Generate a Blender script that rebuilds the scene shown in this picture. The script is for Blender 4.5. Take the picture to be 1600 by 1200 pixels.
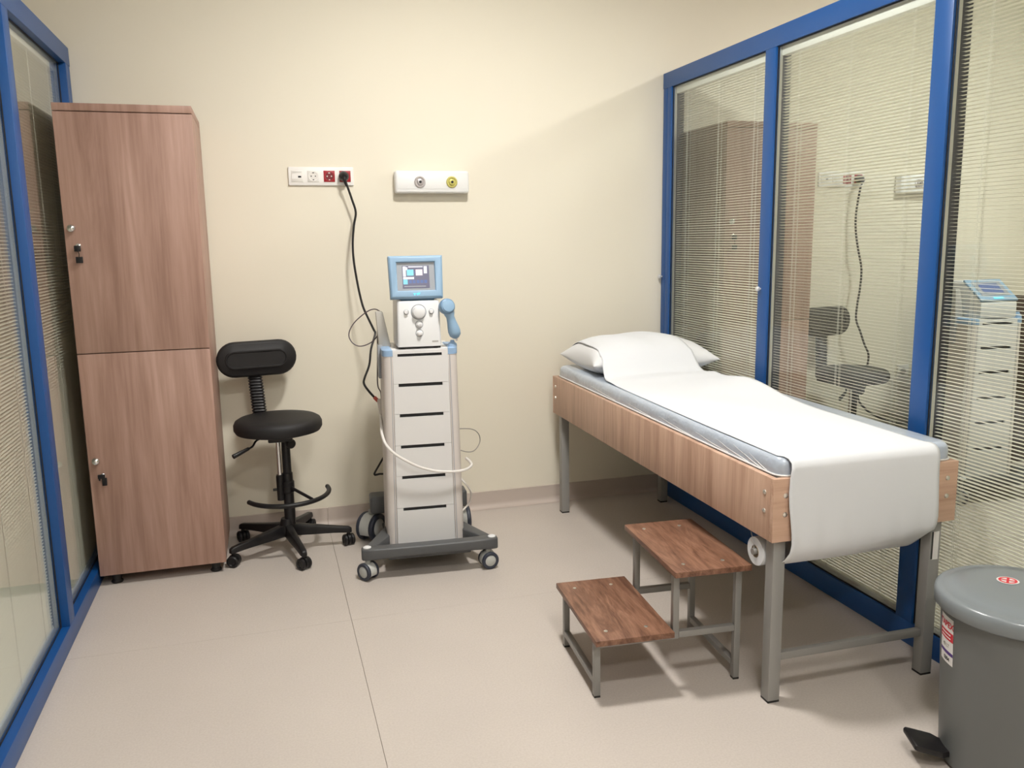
import bpy, bmesh, math, random
from mathutils import Vector, Matrix
random.seed(7)
R = math.radians
PI = math.pi
for o in list(bpy.data.objects):
    bpy.data.objects.remove(o, do_unlink=True)
scene = bpy.context.scene
COL = scene.collection

# ------------------------------------------------------------------ camera, world, exposure
cam_data = bpy.data.cameras.new('camera')
cam = bpy.data.objects.new('camera', cam_data)
COL.objects.link(cam)
cam_data.sensor_fit = 'HORIZONTAL'
cam_data.sensor_width = 36.0
cam_data.lens = 1310.94 * 36.0 / 1600.0
cam_data.clip_start = 0.05
RT = Vector((0.9586024, -0.2843100, -0.0157850))
UP = Vector((0.0631657, 0.1582660, 0.9853740))
FW = Vector((0.2776535, 0.9455790, -0.1696728))
cam.matrix_world = Matrix(((RT.x, UP.x, -FW.x, 0.0), (RT.y, UP.y, -FW.y, 0.0), (RT.z, UP.z, -FW.z, 1.38), (0, 0, 0, 1)))
scene.camera = cam

world = bpy.data.worlds.new('world')
scene.world = world
world.use_nodes = True
world.node_tree.nodes['Background'].inputs[0].default_value = (0.9, 0.95, 1.0, 1)
world.node_tree.nodes['Background'].inputs[1].default_value = 0.3
scene.view_settings.view_transform = 'Standard'
scene.view_settings.look = 'None'
scene.view_settings.gamma = 1.0
scene.view_settings.use_curve_mapping = False
scene.view_settings.exposure = 0.74
LAMP = 150.0           # radiance of the ceiling lamps
CEIL = 2.90

# ------------------------------------------------------------------ materials
MATS = {}
def new_mat(name):
    m = bpy.data.materials.new(name)
    m.use_nodes = True
    nt = m.node_tree
    b = nt.nodes['Principled BSDF']
    MATS[name] = m
    return m, nt, b

def plain(name, col, rough=0.5, metal=0.0, spec=0.5, bump=0.0, bscale=300.0, var=0.0, coat=0.0, bdist=0.002):
    m, nt, b = new_mat(name)
    b.inputs['Base Color'].default_value = (*col, 1)
    b.inputs['Roughness'].default_value = rough
    b.inputs['Metallic'].default_value = metal
    b.inputs['Specular IOR Level'].default_value = spec
    b.inputs['Coat Weight'].default_value = coat
    b.inputs['Coat Roughness'].default_value = 0.12
    tc = nt.nodes.new('ShaderNodeTexCoord')
    nz = nt.nodes.new('ShaderNodeTexNoise')
    nz.inputs['Scale'].default_value = bscale
    nz.inputs['Detail'].default_value = 3
    nt.links.new(tc.outputs['Object'], nz.inputs['Vector'])
    if bump > 0:
        bp = nt.nodes.new('ShaderNodeBump')
        bp.inputs['Strength'].default_value = bump
        bp.inputs['Distance'].default_value = bdist
        nt.links.new(nz.outputs['Fac'], bp.inputs['Height'])
        nt.links.new(bp.outputs['Normal'], b.inputs['Normal'])
    if var > 0:
        mx = nt.nodes.new('ShaderNodeMix')
        mx.data_type = 'RGBA'
        mx.inputs[6].default_value = (*[c * (1 - var) for c in col], 1)
        mx.inputs[7].default_value = (*[min(1, c * (1 + var)) for c in col], 1)
        n2 = nt.nodes.new('ShaderNodeTexNoise')
        n2.inputs['Scale'].default_value = 3.0
        n2.inputs['Detail'].default_value = 4
        nt.links.new(tc.outputs['Object'], n2.inputs['Vector'])
        nt.links.new(n2.outputs['Fac'], mx.inputs[0])
        nt.links.new(mx.outputs[2], b.inputs['Base Color'])
    return m

def wood(name, dark, mid, light, scale, rot=(0, 0, 0), rough=0.45, fine=0.5, dist=0.6):
    """wood-print laminate; grain runs along the axis whose scale is small"""
    m, nt, b = new_mat(name)
    tc = nt.nodes.new('ShaderNodeTexCoord')
    mp = nt.nodes.new('ShaderNodeMapping')
    mp.inputs['Scale'].default_value = scale
    mp.inputs['Rotation'].default_value = rot
    nt.links.new(tc.outputs['Object'], mp.inputs['Vector'])
    n1 = nt.nodes.new('ShaderNodeTexNoise')
    n1.inputs['Scale'].default_value = 1.0
    n1.inputs['Detail'].default_value = 6
    n1.inputs['Roughness'].default_value = 0.62
    n1.inputs['Distortion'].default_value = dist
    nt.links.new(mp.outputs[0], n1.inputs['Vector'])
    n2 = nt.nodes.new('ShaderNodeTexNoise')
    n2.inputs['Scale'].default_value = 6.0
    n2.inputs['Detail'].default_value = 3
    nt.links.new(mp.outputs[0], n2.inputs['Vector'])
    ad = nt.nodes.new('ShaderNodeMix')
    ad.inputs[0].default_value = fine * 0.5
    nt.links.new(n1.outputs['Fac'], ad.inputs[2])
    nt.links.new(n2.outputs['Fac'], ad.inputs[3])
    cr = nt.nodes.new('ShaderNodeValToRGB')
    e = cr.color_ramp.elements
    e[0].position = 0.36
    e[0].color = (*dark, 1)
    e[1].position = 0.65
    e[1].color = (*light, 1)
    k = cr.color_ramp.elements.new(0.5)
    k.color = (*mid, 1)
    nt.links.new(ad.outputs[0], cr.inputs['Fac'])
    nt.links.new(cr.outputs['Color'], b.inputs['Base Color'])
    b.inputs['Roughness'].default_value = rough
    b.inputs['Specular IOR Level'].default_value = 0.4
    return m

def emit(name, col, strength, body=1.0):
    m, nt, b = new_mat(name)
    b.inputs['Base Color'].default_value = (*[min(1, c * body) for c in col], 1)
    b.inputs['Emission Color'].default_value = (*col, 1)
    b.inputs['Emission Strength'].default_value = strength
    b.inputs['Roughness'].default_value = 0.3
    return m

def glass_mat(name, r0=0.05, tint=(0.93, 0.95, 0.94)):
    m = bpy.data.materials.new(name)
    m.use_nodes = True
    nt = m.node_tree
    nt.nodes.clear()
    out = nt.nodes.new('ShaderNodeOutputMaterial')
    lw = nt.nodes.new('ShaderNodeLayerWeight')
    lw.inputs['Blend'].default_value = 0.5
    pw = nt.nodes.new('ShaderNodeMath'); pw.operation = 'POWER'; pw.inputs[1].default_value = 5.0
    nt.links.new(lw.outputs['Facing'], pw.inputs[0])
    ma = nt.nodes.new('ShaderNodeMath'); ma.operation = 'MULTIPLY_ADD'
    ma.inputs[1].default_value = 1 - r0
    ma.inputs[2].default_value = r0
    nt.links.new(pw.outputs[0], ma.inputs[0])
    tr = nt.nodes.new('ShaderNodeBsdfTransparent')
    tr.inputs[0].default_value = (*tint, 1)
    gl = nt.nodes.new('ShaderNodeBsdfGlossy')
    gl.inputs['Roughness'].default_value = 0.0
    gl.inputs['Color'].default_value = (1, 1, 1, 1)
    mx = nt.nodes.new('ShaderNodeMixShader')
    nt.links.new(ma.outputs[0], mx.inputs[0])
    nt.links.new(tr.outputs[0], mx.inputs[1])
    nt.links.new(gl.outputs[0], mx.inputs[2])
    nt.links.new(mx.outputs[0], out.inputs['Surface'])
    MATS[name] = m
    return m

def floor_mat():
    m, nt, b = new_mat('vinyl_floor')
    tc = nt.nodes.new('ShaderNodeTexCoord')
    n1 = nt.nodes.new('ShaderNodeTexNoise'); n1.inputs['Scale'].default_value = 160; n1.inputs['Detail'].default_value = 3
    n2 = nt.nodes.new('ShaderNodeTexNoise'); n2.inputs['Scale'].default_value = 2.2; n2.inputs['Detail'].default_value = 4
    vo = nt.nodes.new('ShaderNodeTexVoronoi'); vo.inputs['Scale'].default_value = 70
    for n in (n1, n2, vo):
        nt.links.new(tc.outputs['Object'], n.inputs['Vector'])
    cr = nt.nodes.new('ShaderNodeValToRGB')
    e = cr.color_ramp.elements
    e[0].position = 0.3; e[0].color = (0.53, 0.472, 0.426, 1)
    e[1].position = 0.7; e[1].color = (0.585, 0.527, 0.480, 1)
    nt.links.new(n1.outputs['Fac'], cr.inputs['Fac'])
    fl = nt.nodes.new('ShaderNodeValToRGB')
    f = fl.color_ramp.elements
    f[0].position = 0.0; f[0].color = (0.82, 0.80, 0.78, 1)
    f[1].position = 0.10; f[1].color = (1, 1, 1, 1)
    nt.links.new(vo.outputs['Distance'], fl.inputs['Fac'])
    mu = nt.nodes.new('ShaderNodeMix'); mu.data_type = 'RGBA'; mu.blend_type = 'MULTIPLY'; mu.inputs[0].default_value = 0.5
    nt.links.new(cr.outputs['Color'], mu.inputs[6]); nt.links.new(fl.outputs['Color'], mu.inputs[7])
    lg = nt.nodes.new('ShaderNodeValToRGB')
    g = lg.color_ramp.elements
    g[0].position = 0.3; g[0].color = (0.94, 0.94, 0.94, 1)
    g[1].position = 0.7; g[1].color = (1, 1, 1, 1)
    nt.links.new(n2.outputs['Fac'], lg.inputs['Fac'])
    m2 = nt.nodes.new('ShaderNodeMix'); m2.data_type = 'RGBA'; m2.blend_type = 'MULTIPLY'; m2.inputs[0].default_value = 1
    nt.links.new(mu.outputs[2], m2.inputs[6]); nt.links.new(lg.outputs['Color'], m2.inputs[7])
    nt.links.new(m2.outputs[2], b.inputs['Base Color'])
    b.inputs['Roughness'].default_value = 0.42
    b.inputs['Specular IOR Level'].default_value = 0.35
    return m

floor_mat()
plain('wall_paint', (0.80, 0.750, 0.632), 0.75, spec=0.25, bump=0.04, bscale=220)
plain('ceiling_paint', (0.80, 0.79, 0.76), 0.9)
plain('seam', (0.30, 0.25, 0.21), 0.6)
plain('cove_vinyl', (0.53, 0.455, 0.405), 0.45, var=0.04)
plain('blue_frame', (0.005, 0.072, 0.265), 0.38, spec=0.5, var=0.06)
plain('blue_groove', (0.004, 0.035, 0.15), 0.5)
plain('gasket', (0.012, 0.012, 0.014), 0.6)
plain('aluminium', (0.78, 0.78, 0.77), 0.3, metal=0.85)
plain('slat_white', (0.82, 0.78, 0.68), 0.42, spec=0.4)
plain('rail_white', (0.86, 0.84, 0.79), 0.4)
plain('cord_white', (0.8, 0.77, 0.7), 0.7)
glass_mat('pane_glass', 0.02)
wood('cabinet_wood', (0.295, 0.172, 0.130), (0.38, 0.232, 0.181), (0.46, 0.295, 0.238), (13, 13, 0.75), fine=0.55, dist=1.0)
wood('bed_wood', (0.40, 0.245, 0.172), (0.52, 0.335, 0.242), (0.62, 0.42, 0.315), (18, 18, 1.2), fine=0.5)
wood('bed_wood_cross', (0.45, 0.275, 0.19), (0.57, 0.37, 0.265), (0.65, 0.44, 0.33), (1.2, 18, 18), fine=0.5)
wood('step_wood', (0.115, 0.052, 0.031), (0.205, 0.100, 0.062), (0.30, 0.158, 0.102), (26, 3.5, 20), rot=(0, 0, 0.45), rough=0.4, dist=1.6)
plain('dark_brown', (0.045, 0.026, 0.018), 0.45)
plain('step_edge', (0.20, 0.085, 0.05), 0.45)
plain('foot_black', (0.012, 0.011, 0.011), 0.5)
plain('chrome', (0.80, 0.80, 0.80), 0.18, metal=1.0)
plain('bolt_silver', (0.75, 0.73, 0.68), 0.3, metal=0.9)
plain('steel_light', (0.72, 0.72, 0.71), 0.35, metal=0.3)
plain('grey_tube', (0.27, 0.262, 0.248), 0.4, spec=0.5, metal=0.15)
plain('grey_leg', (0.31, 0.305, 0.292), 0.42, spec=0.5, metal=0.15)
plain('black_plastic', (0.010, 0.009, 0.010), 0.42, spec=0.4)
plain('black_seat', (0.013, 0.012, 0.013), 0.55, spec=0.4, bump=0.25, bscale=900)
plain('device_white', (0.72, 0.725, 0.73), 0.4)
plain('tower_white', (0.74, 0.73, 0.725), 0.42)
plain('tower_column', (0.68, 0.63, 0.60), 0.35)
plain('device_blue', (0.27, 0.42, 0.59), 0.4)
plain('device_blue_dark', (0.17, 0.29, 0.44), 0.4)
plain('cap_blue', (0.30, 0.45, 0.66), 0.4)
plain('bezel_grey', (0.33, 0.35, 0.38), 0.4)
plain('lining_grey', (0.42, 0.42, 0.40), 0.5)
plain('bezel_dark', (0.05, 0.05, 0.065), 0.5)
plain('slot_dark', (0.008, 0.008, 0.010), 0.6)
plain('base_grey', (0.085, 0.088, 0.092), 0.45)
plain('tyre_dark', (0.030, 0.036, 0.055), 0.5)
plain('hub_grey', (0.50, 0.51, 0.49), 0.4)
plain('knob_white', (0.76, 0.76, 0.77), 0.35)
plain('holder_grey', (0.50, 0.48, 0.44), 0.3)
plain('cable_black', (0.012, 0.010, 0.010), 0.5)
plain('cable_white', (0.78, 0.75, 0.72), 0.4)
plain('cable_grey', (0.30, 0.28, 0.25), 0.5)
plain('cable_purple', (0.10, 0.075, 0.085), 0.5)
plain('plug_red', (0.55, 0.10, 0.07), 0.4)
plain('socket_white', (0.82, 0.80, 0.77), 0.35)
plain('socket_insert', (0.76, 0.74, 0.70), 0.4)
plain('socket_grey', (0.45, 0.44, 0.42), 0.5)
plain('socket_red', (0.36, 0.012, 0.022), 0.35)
plain('socket_red_dark', (0.17, 0.006, 0.012), 0.4)
plain('gas_white', (0.84, 0.84, 0.83), 0.35)
plain('gas_steel', (0.55, 0.52, 0.53), 0.3, metal=0.6)
plain('gas_yellow', (0.60, 0.55, 0.16), 0.4, metal=0.2)
plain('mattress_blue', (0.45, 0.51, 0.60), 0.36, spec=0.5, bump=0.55, bscale=13, coat=0.6, bdist=0.02)
plain('film_white', (0.74, 0.73, 0.72), 0.3, spec=0.6)
plain('paper', (0.72, 0.735, 0.765), 0.8, spec=0.15, bump=0.2, bscale=35)
plain('pillow_white', (0.73, 0.735, 0.75), 0.75, spec=0.2, bump=0.25, bscale=30)
plain('card', (0.45, 0.36, 0.27), 0.8)
plain('bin_grey', (0.135, 0.14, 0.137), 0.42, var=0.05)
plain('bin_lid', (0.20, 0.222, 0.235), 0.3, spec=0.5, coat=0.2)
plain('label_white', (0.76, 0.74, 0.72), 0.4)
plain('label_red', (0.62, 0.03, 0.05), 0.4)
plain('label_purple', (0.09, 0.04, 0.22), 0.4)
plain('label_black', (0.03, 0.03, 0.03), 0.5)
plain('label_grey', (0.35, 0.33, 0.28), 0.5)
emit('lamp_glow', (1.0, 0.972, 0.925), LAMP)
emit('fill_lamp_glow', (1.0, 0.972, 0.925), LAMP * 0.62)  # weaker glow for the two added fill lamps
emit('screen_base', (0.105, 0.10, 0.15), 1.0, 0.02)
emit('screen_white', (0.66, 0.66, 0.70), 1.0, 0.02)
emit('screen_cyan', (0.18, 0.50, 0.60), 1.0, 0.02)
emit('screen_blue', (0.075, 0.115, 0.26), 1.0, 0.02)
emit('screen_pink', (0.68, 0.54, 0.56), 1.0, 0.02)
emit('logo_cyan', (0.10, 0.62, 0.75), 1.3, 0.1)

# ------------------------------------------------------------------ builders
BED_PIVOT = Vector((1.35, 2.0, 0))
BED_ROT = -0.0125
BASE = {}       # object name -> local base subtracted from authored coordinates

def tag(o, label, cat, group=None):
    o['label'] = label
    o['category'] = cat
    if group:
        o['group'] = group
    return o

def place(o, base, frame, rotz):
    b = Vector(base)
    if frame == 'bed':
        m = Matrix.Rotation(BED_ROT, 3, 'Z')
        o.location = BED_PIVOT + m @ (b - BED_PIVOT)
        o.rotation_euler = (0, 0, BED_ROT)
    elif frame == 'local':
        o.location = b
        o.rotation_euler = (0, 0, rotz)
    else:
        o.location = b
    BASE[o.name] = Vector((0, 0, 0)) if frame == 'local' else b

def thing(name, label, cat, base, frame=None, rotz=0.0, group=None):
    o = bpy.data.objects.new(name, None)
    o.empty_display_size = 0.05
    COL.objects.link(o)
    place(o, base, frame, rotz)
    return tag(o, label, cat, group)

def structure_root(name):
    o = bpy.data.objects.new(name, None)
    o.empty_display_size = 0.05
    COL.objects.link(o)
    o['kind'] = 'structure'
    BASE[o.name] = Vector((0, 0, 0))
    return o

def root_of(o):
    while o.parent:
        o = o.parent
    return o

class MB:
    def __init__(s):
        s.v = []; s.f = []
    def add(s, vs, fs):
        n = len(s.v)
        s.v += [tuple(p) for p in vs]
        s.f += [tuple(i + n for i in f) for f in fs]
        return s
    def box(s, x0, x1, y0, y1, z0, z1):
        if x0 > x1: x0, x1 = x1, x0
        if y0 > y1: y0, y1 = y1, y0
        if z0 > z1: z0, z1 = z1, z0
        return s.add([(x0, y0, z0), (x1, y0, z0), (x1, y1, z0), (x0, y1, z0), (x0, y0, z1), (x1, y0, z1), (x1, y1, z1), (x0, y1, z1)],
                     [(0, 3, 2, 1), (4, 5, 6, 7), (0, 1, 5, 4), (1, 2, 6, 5), (2, 3, 7, 6), (3, 0, 4, 7)])
    def loft(s, loops, cap0=True, cap1=True, closed=True):
        n = len(loops[0])
        vs = [p for l in loops for p in l]
        fs = []
        m = n if closed else n - 1
        for i in range(len(loops) - 1):
            for j in range(m):
                a = i * n + j; b = i * n + (j + 1) % n
                fs.append((a, b, b + n, a + n))
        if cap0: fs.append(tuple(reversed(range(n))))
        if cap1: fs.append(tuple(range((len(loops) - 1) * n, len(loops) * n)))
        return s.add(vs, fs)
    def prism(s, poly, axis, a, b):
        """extrude a 2-D polygon (u, v) along axis from a to b"""
        def P(u, v, w):
            return {'x': (w, u, v), 'y': (u, w, v), 'z': (u, v, w)}[axis]
        return s.loft([[P(u, v, a) for u, v in poly], [P(u, v, b) for u, v in poly]])
    def lathe(s, prof, c=(0, 0, 0), axis=(0, 0, 1), n=24, cap0=True, cap1=True):
        ax = Vector(axis).normalized()
        t = Vector((1, 0, 0)) if abs(ax.x) < 0.9 else Vector((0, 1, 0))
        u = ax.cross(t).normalized(); w = ax.cross(u)
        c = Vector(c)
        loops = []
        for r, h in prof:
            loops.append([tuple(c + ax * h + (u * math.cos(2 * PI * k / n) + w * math.sin(2 * PI * k / n)) * max(r, 1e-5)) for k in range(n)])
        return s.loft(loops, cap0, cap1)
    def cyl(s, p0, p1, r0, r1=None, n=16):
        p0 = Vector(p0); p1 = Vector(p1)
        return s.lathe([(r0, 0), (r0 if r1 is None else r1, (p1 - p0).length)], p0, p1 - p0, n)
    def tube(s, pts, r, n=8, sub=6, closed=False):
        pts = [Vector(p) for p in pts]
        if sub > 1 and len(pts) > 2:
            pts = catmull(pts, sub)
        loops = []
        prev = None
        for i, p in enumerate(pts):
            d = (pts[min(i + 1, len(pts) - 1)] - pts[max(i - 1, 0)]).normalized()
            if prev is None:
                t = Vector((0, 0, 1)) if abs(d.z) < 0.9 else Vector((1, 0, 0))
                u = d.cross(t).normalized()
            else:
                u = (prev - d * prev.dot(d)).normalized()
            prev = u
            w = d.cross(u)
            rr = r(i / (len(pts) - 1)) if callable(r) else r
            loops.append([tuple(p + (u * math.cos(2 * PI * k / n) + w * math.sin(2 * PI * k / n)) * rr) for k in range(n)])
        return s.loft(loops)
    def build(s, name, mat, parent=None, bevel=0.0, seg=2, smooth=True, base=None, frame=None, ang=38, stuff=False, kind=None, subsurf=0):
        bm = bmesh.new()
        off = Vector((0, 0, 0))
        if parent is not None:
            off = BASE[root_of(parent).name]
        elif base is not None:
            off = Vector((0, 0, 0)) if frame == 'local' else Vector(base)
        vs = [bm.verts.new(Vector(p) - off) for p in s.v]
        for f in s.f:
            try: bm.faces.new([vs[i] for i in f])
            except ValueError: pass
        bmesh.ops.recalc_face_normals(bm, faces=bm.faces)
        if bevel > 0:
            es = [e for e in bm.edges if len(e.link_faces) == 2 and e.calc_face_angle(0) > R(30)]
            bmesh.ops.bevel(bm, geom=es, offset=bevel, segments=seg, profile=0.5, affect='EDGES', clamp_overlap=True)
        me = bpy.data.meshes.new(name)
        bm.to_mesh(me); bm.free()
        if smooth:
            for p in me.polygons: p.use_smooth = True
            me.set_sharp_from_angle(angle=R(ang))
        me.materials.append(MATS[mat])
        o = bpy.data.objects.new(name, me)
        COL.objects.link(o)
        if parent is not None:
            o.parent = parent
        else:
            place(o, base or (0, 0, 0), frame, 0)
        if stuff: o['kind'] = 'stuff'
        if kind: o['kind'] = kind
        if subsurf:
            md = o.modifiers.new('subsurf', 'SUBSURF'); md.levels = subsurf; md.render_levels = subsurf
        return o

def catmull(p, sub):
    out = []
    n = len(p)
    for i in range(n - 1):
        a = p[max(i - 1, 0)]; b = p[i]; c = p[i + 1]; d = p[min(i + 2, n - 1)]
        for k in range(sub):
            t = k / sub
            out.append(0.5 * ((2 * b) + (c - a) * t + (2 * a - 5 * b + 4 * c - d) * t * t + (3 * b - a - 3 * c + d) * t ** 3))
    out.append(p[-1])
    return out

def rrect(w, h, r, n=6, cx=0.0, cy=0.0):
    pts = []
    for sx, sy, a0 in ((1, 1, 0), (-1, 1, 90), (-1, -1, 180), (1, -1, 270)):
        for k in range(n + 1):
            a = R(a0 + 90 * k / n)
            pts.append((cx + sx * (w / 2 - r) + r * math.cos(a), cy + sy * (h / 2 - r) + r * math.sin(a)))
    return pts

def text_mesh(body, size):
    cu = bpy.data.curves.new('t', 'FONT')
    cu.body = body; cu.size = size; cu.align_x = 'CENTER'; cu.align_y = 'CENTER'
    cu.extrude = 0.0
    cu.offset = size * 0.03
    ob = bpy.data.objects.new('t', cu)
    COL.objects.link(ob)
    dg = bpy.context.evaluated_depsgraph_get()
    me = ob.evaluated_get(dg).to_mesh()
    v = [tuple(p.co) for p in me.vertices]; f = [tuple(p.vertices) for p in me.polygons]
    bpy.data.objects.remove(ob, do_unlink=True)
    return v, f

def copy_tree(o, parent=None):
    c = o.copy()
    COL.objects.link(c)
    c.parent = parent
    for ch in o.children:
        copy_tree(ch, c)
    return c

def twin(o, dx, dy, dz, label, group):
    """the same kind of thing in the neighbouring cubicle"""
    c = copy_tree(o)
    c.location = Vector(o.location) + Vector((dx, dy, dz))
    c['label'] = label
    o['group'] = group
    c['group'] = group
    return c

# ------------------------------------------------------------------ the room shell
XL, XR = -0.719, 2.030        # faces of the two glazed partitions
YB = 4.086                    # back wall
X0, X1, Y0 = -3.5, 4.92, -1.7  # the hall that the cubicles stand in
ZT = 2.20
# floor: vinyl sheets with welded joints
fl = MB().box(X0, X1, Y0, YB, -0.06, -0.0035).build('floor', 'seam', None, base=(0.7, 1.2, 0), kind='structure')
BASE[fl.name] = Vector((0.7, 1.2, 0))
xs = [X0, -1.762, 0.238, 2.238, X1]
ys = [Y0, 0.97, 2.97, YB]
for i in range(4):
    for j in range(3):
        g = 0.0008
        MB().box(xs[i] + g, xs[i + 1] - g, ys[j] + (0.0004 if j == 2 else g), ys[j + 1] - (0.0004 if j == 1 else g), -0.0035, 0.0).build('floor_sheet', 'vinyl_floor', fl, smooth=False)
MB().box(X0, X1, YB, YB + 0.15, -0.06, CEIL + 0.1).build('wall_back', 'wall_paint', None, base=(0.7, YB, 0), kind='structure')
MB().box(X0, X1, Y0 - 0.15, Y0, -0.06, CEIL + 0.1).build('wall_front', 'wall_paint', None, base=(0.7, Y0, 0), kind='structure')
MB().box(X0 - 0.15, X0, Y0 - 0.15, YB + 0.15, -0.06, CEIL + 0.1).build('wall_far_left', 'wall_paint', None, base=(X0, 1.2, 0), kind='structure')
MB().box(X1, X1 + 0.15, Y0 - 0.15, YB + 0.15, -0.06, CEIL + 0.1).build('wall_far_right', 'wall_paint', None, base=(X1, 1.2, 0), kind='structure')
MB().box(X0, X1, Y0, YB, CEIL, CEIL + 0.1).build('ceiling', 'ceiling_paint', None, base=(0.7, 1.2, CEIL), kind='structure')
# coved vinyl skirting against the back wall, in lengths
bbr = structure_root('baseboard_back')
prof = [(YB, 0.0), (YB - 0.036, 0.0008)]
for k in range(1, 7):
    a = R(90 * k / 6)
    prof.append((YB - 0.036 + 0.030 * math.sin(a), 0.0008 + 0.030 * (1 - math.cos(a))))
prof += [(YB - 0.005, 0.0885), (YB - 0.002, 0.0905), (YB, 0.0905)]
for a, b in ((X0, -1.762), (-1.762, 0.238), (0.238, 2.238), (2.238, X1)):
    MB().prism(prof, 'x', a + 0.0007, b - 0.0007).build('skirting_length', 'cove_vinyl', bbr)

# glazed partitions
GLZ = {1: 0.0, -1: 0.018}     # how much deeper the glazing sits in its frame
def partition(name, side, bays, wall_y, y_end, sill):
    """side +1: right, -1: left.  bays: list of (y0, y1) clear openings"""
    root = structure_root(name)
    X = (lambda d: XR + d) if side > 0 else (lambda d: XL - d)
    D = 0.07 if side > 0 else 0.09
    HB = 2.125
    G = GLZ[side]
    MB().box(X(0), X(D), y_end, YB - 0.006, HB, ZT).build('header_beam', 'blue_frame', root, bevel=0.0015)
    MB().box(X(0), X(D), y_end, YB - 0.006, 0.0, sill).build('base_rail', 'blue_frame', root, bevel=0.0015)
    # wall jamb: a flush bar and a recessed bar behind a shadow groove
    MB().box(X(0), X(D), wall_y, wall_y + 0.040, sill, HB).build('wall_jamb', 'blue_frame', root, bevel=0.0015)
    MB().box(X(0.006), X(D), wall_y + 0.040, wall_y + 0.046, sill, HB).build('jamb_groove', 'blue_groove', root, smooth=False)
    MB().box(X(0.002), X(D), wall_y + 0.046, YB - 0.007, sill, HB).build('wall_jamb', 'blue_frame', root, bevel=0.0015)
    for i in range(len(bays)):
        lo = y_end if i == len(bays) - 1 else bays[i + 1][1]
        MB().box(X(0), X(D), lo, bays[i][0], sill, HB).build('post', 'blue_frame', root, bevel=0.0015)
    for (y0, y1) in bays:
        def ring(d0, d1, w, nm, mat, inset=0.0):
            m = MB()
            a0, a1, b0, b1 = y0 + inset, y1 - inset, sill + inset, HB - inset
            m.box(X(d0 + G), X(d1 + G), a0, a1, b1 - w, b1)
            m.box(X(d0 + G), X(d1 + G), a0, a1, b0, b0 + w)
            m.box(X(d0 + G), X(d1 + G), a0, a0 + w, b0 + w, b1 - w)
            m.box(X(d0 + G), X(d1 + G), a1 - w, a1, b0 + w, b1 - w)
            m.build(nm, mat, root, smooth=False)
        ring(0.009, 0.0115, 0.005, 'gasket', 'gasket')
        ring(0.017, 0.030, 0.004, 'spacer_bar', 'aluminium')
        ring(0.031, 0.071, 0.0015, 'cavity_lining', 'bezel_dark' if side > 0 else 'lining_grey')
        MB().box(X(0.012 + G), X(0.016 + G), y0, y1, sill, HB).build('glass_pane', 'pane_glass', root, smooth=False)
        MB().box(X(0.054 + G), X(0.058 + G), y0, y1, sill, HB).build('glass_pane', 'pane_glass', root, smooth=False)
    return root, X

def blind(side, y0, y1, sill, label, tilt):
    G = GLZ[side]
    X = (lambda d: XR + d + G) if side > 0 else (lambda d: XL - d - G)
    HB = 2.125
    g = 0.006
    t = thing('venetian_blind', label, 'blind', (X(0.04), (y0 + y1) / 2, sill), group='blinds between the panes')
    MB().box(X(0.024), X(0.053), y0 + g, y1 - g, HB - 0.036, HB - 0.0005).build('head_rail', 'rail_white', t, bevel=0.001)
    MB().box(X(0.031), X(0.049), y0 + g, y1 - g, sill + 0.0005, sill + 0.011).build('bottom_rail', 'rail_white', t, bevel=0.001)
    m = MB()
    pitch = 0.0115
    z = sill + 0.018
    w = 0.0170
    tilt = R(tilt)
    rnd = random.Random(3)
    while z < HB - 0.040:
        tl = tilt + R(rnd.uniform(-1.2, 1.2))
        pr = []
        for u, hgt in ((-0.5, 0.0), (-0.17, 0.0009), (0.17, 0.0009), (0.5, 0.0)):
            # u<0: the edge towards the treatment room, held higher
            pr.append((0.040 + u * w * math.cos(tl), z - u * w * math.sin(tl) + hgt))
        vs = [(X(d), y0 + g + 0.003, zz) for d, zz in pr] + [(X(d), y1 - g - 0.003, zz) for d, zz in pr]
        m.add(vs, [(k, k + 1, k + 5, k + 4) for k in range(3)])
        z += pitch
    m.build('slats', 'slat_white', t, stuff=True, ang=60)
    L = y1 - y0
    for fr in (0.14, 0.5, 0.86):
        c = MB()
        for dd in (0.0312, 0.0488):
            for off in (-0.003, 0.003):
                c.box(X(dd - 0.0004), X(dd + 0.0004), y0 + L * fr + off - 0.0004, y0 + L * fr + off + 0.0004, sill + 0.01, HB - 0.036)
        c.build('ladder_cord', 'cord_white', t, smooth=False)
    return t

RB = [(3.160, 3.988), (2.245, 3.086), (1.330, 2.171), (0.415, 1.256)]
LB = [(3.152, 3.990), (2.237, 3.078), (1.322, 2.163), (0.407, 1.248)]
wr, Xr = partition('wall_right', 1, RB, 3.988, 0.340, 0.080)
wl, Xl = partition('wall_left', -1, LB, 3.990, 0.332, 0.072)
rl = ['narrow white blind behind the pane next to the back wall, above the pillow',
      'white slatted blind in the middle blue-framed pane beside the bed',
      'white slatted blind in the right-hand pane behind the grey bin',
      'white slatted blind in the nearest right pane']
ll = ['pale slatted blind in the left pane behind the tall cabinet',
      'pale slatted blind in the left pane in front of the cabinet',
      'pale slatted blind in the left pane nearest the viewer',
      'pale slatted blind in the last left pane']
for i in range(3):
    blind(1, RB[i][0], RB[i][1], 0.080, rl[i], (-9, 10, 2)[i])
for i in range(2):
    blind(-1, LB[i][0], LB[i][1], 0.072, ll[i], (-10, -10)[i])
# tilt knobs on the right frame
for y, z in ((4.062, 1.175), (3.138, 1.157)):
    MB().lathe([(0.004, 0), (0.004, 0.008), (0.010, 0.010), (0.011, 0.018), (0.007, 0.022)], (XR, y, z), (-1, 0, 0), 16).build('tilt_knob', 'steel_light', wr)

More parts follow.
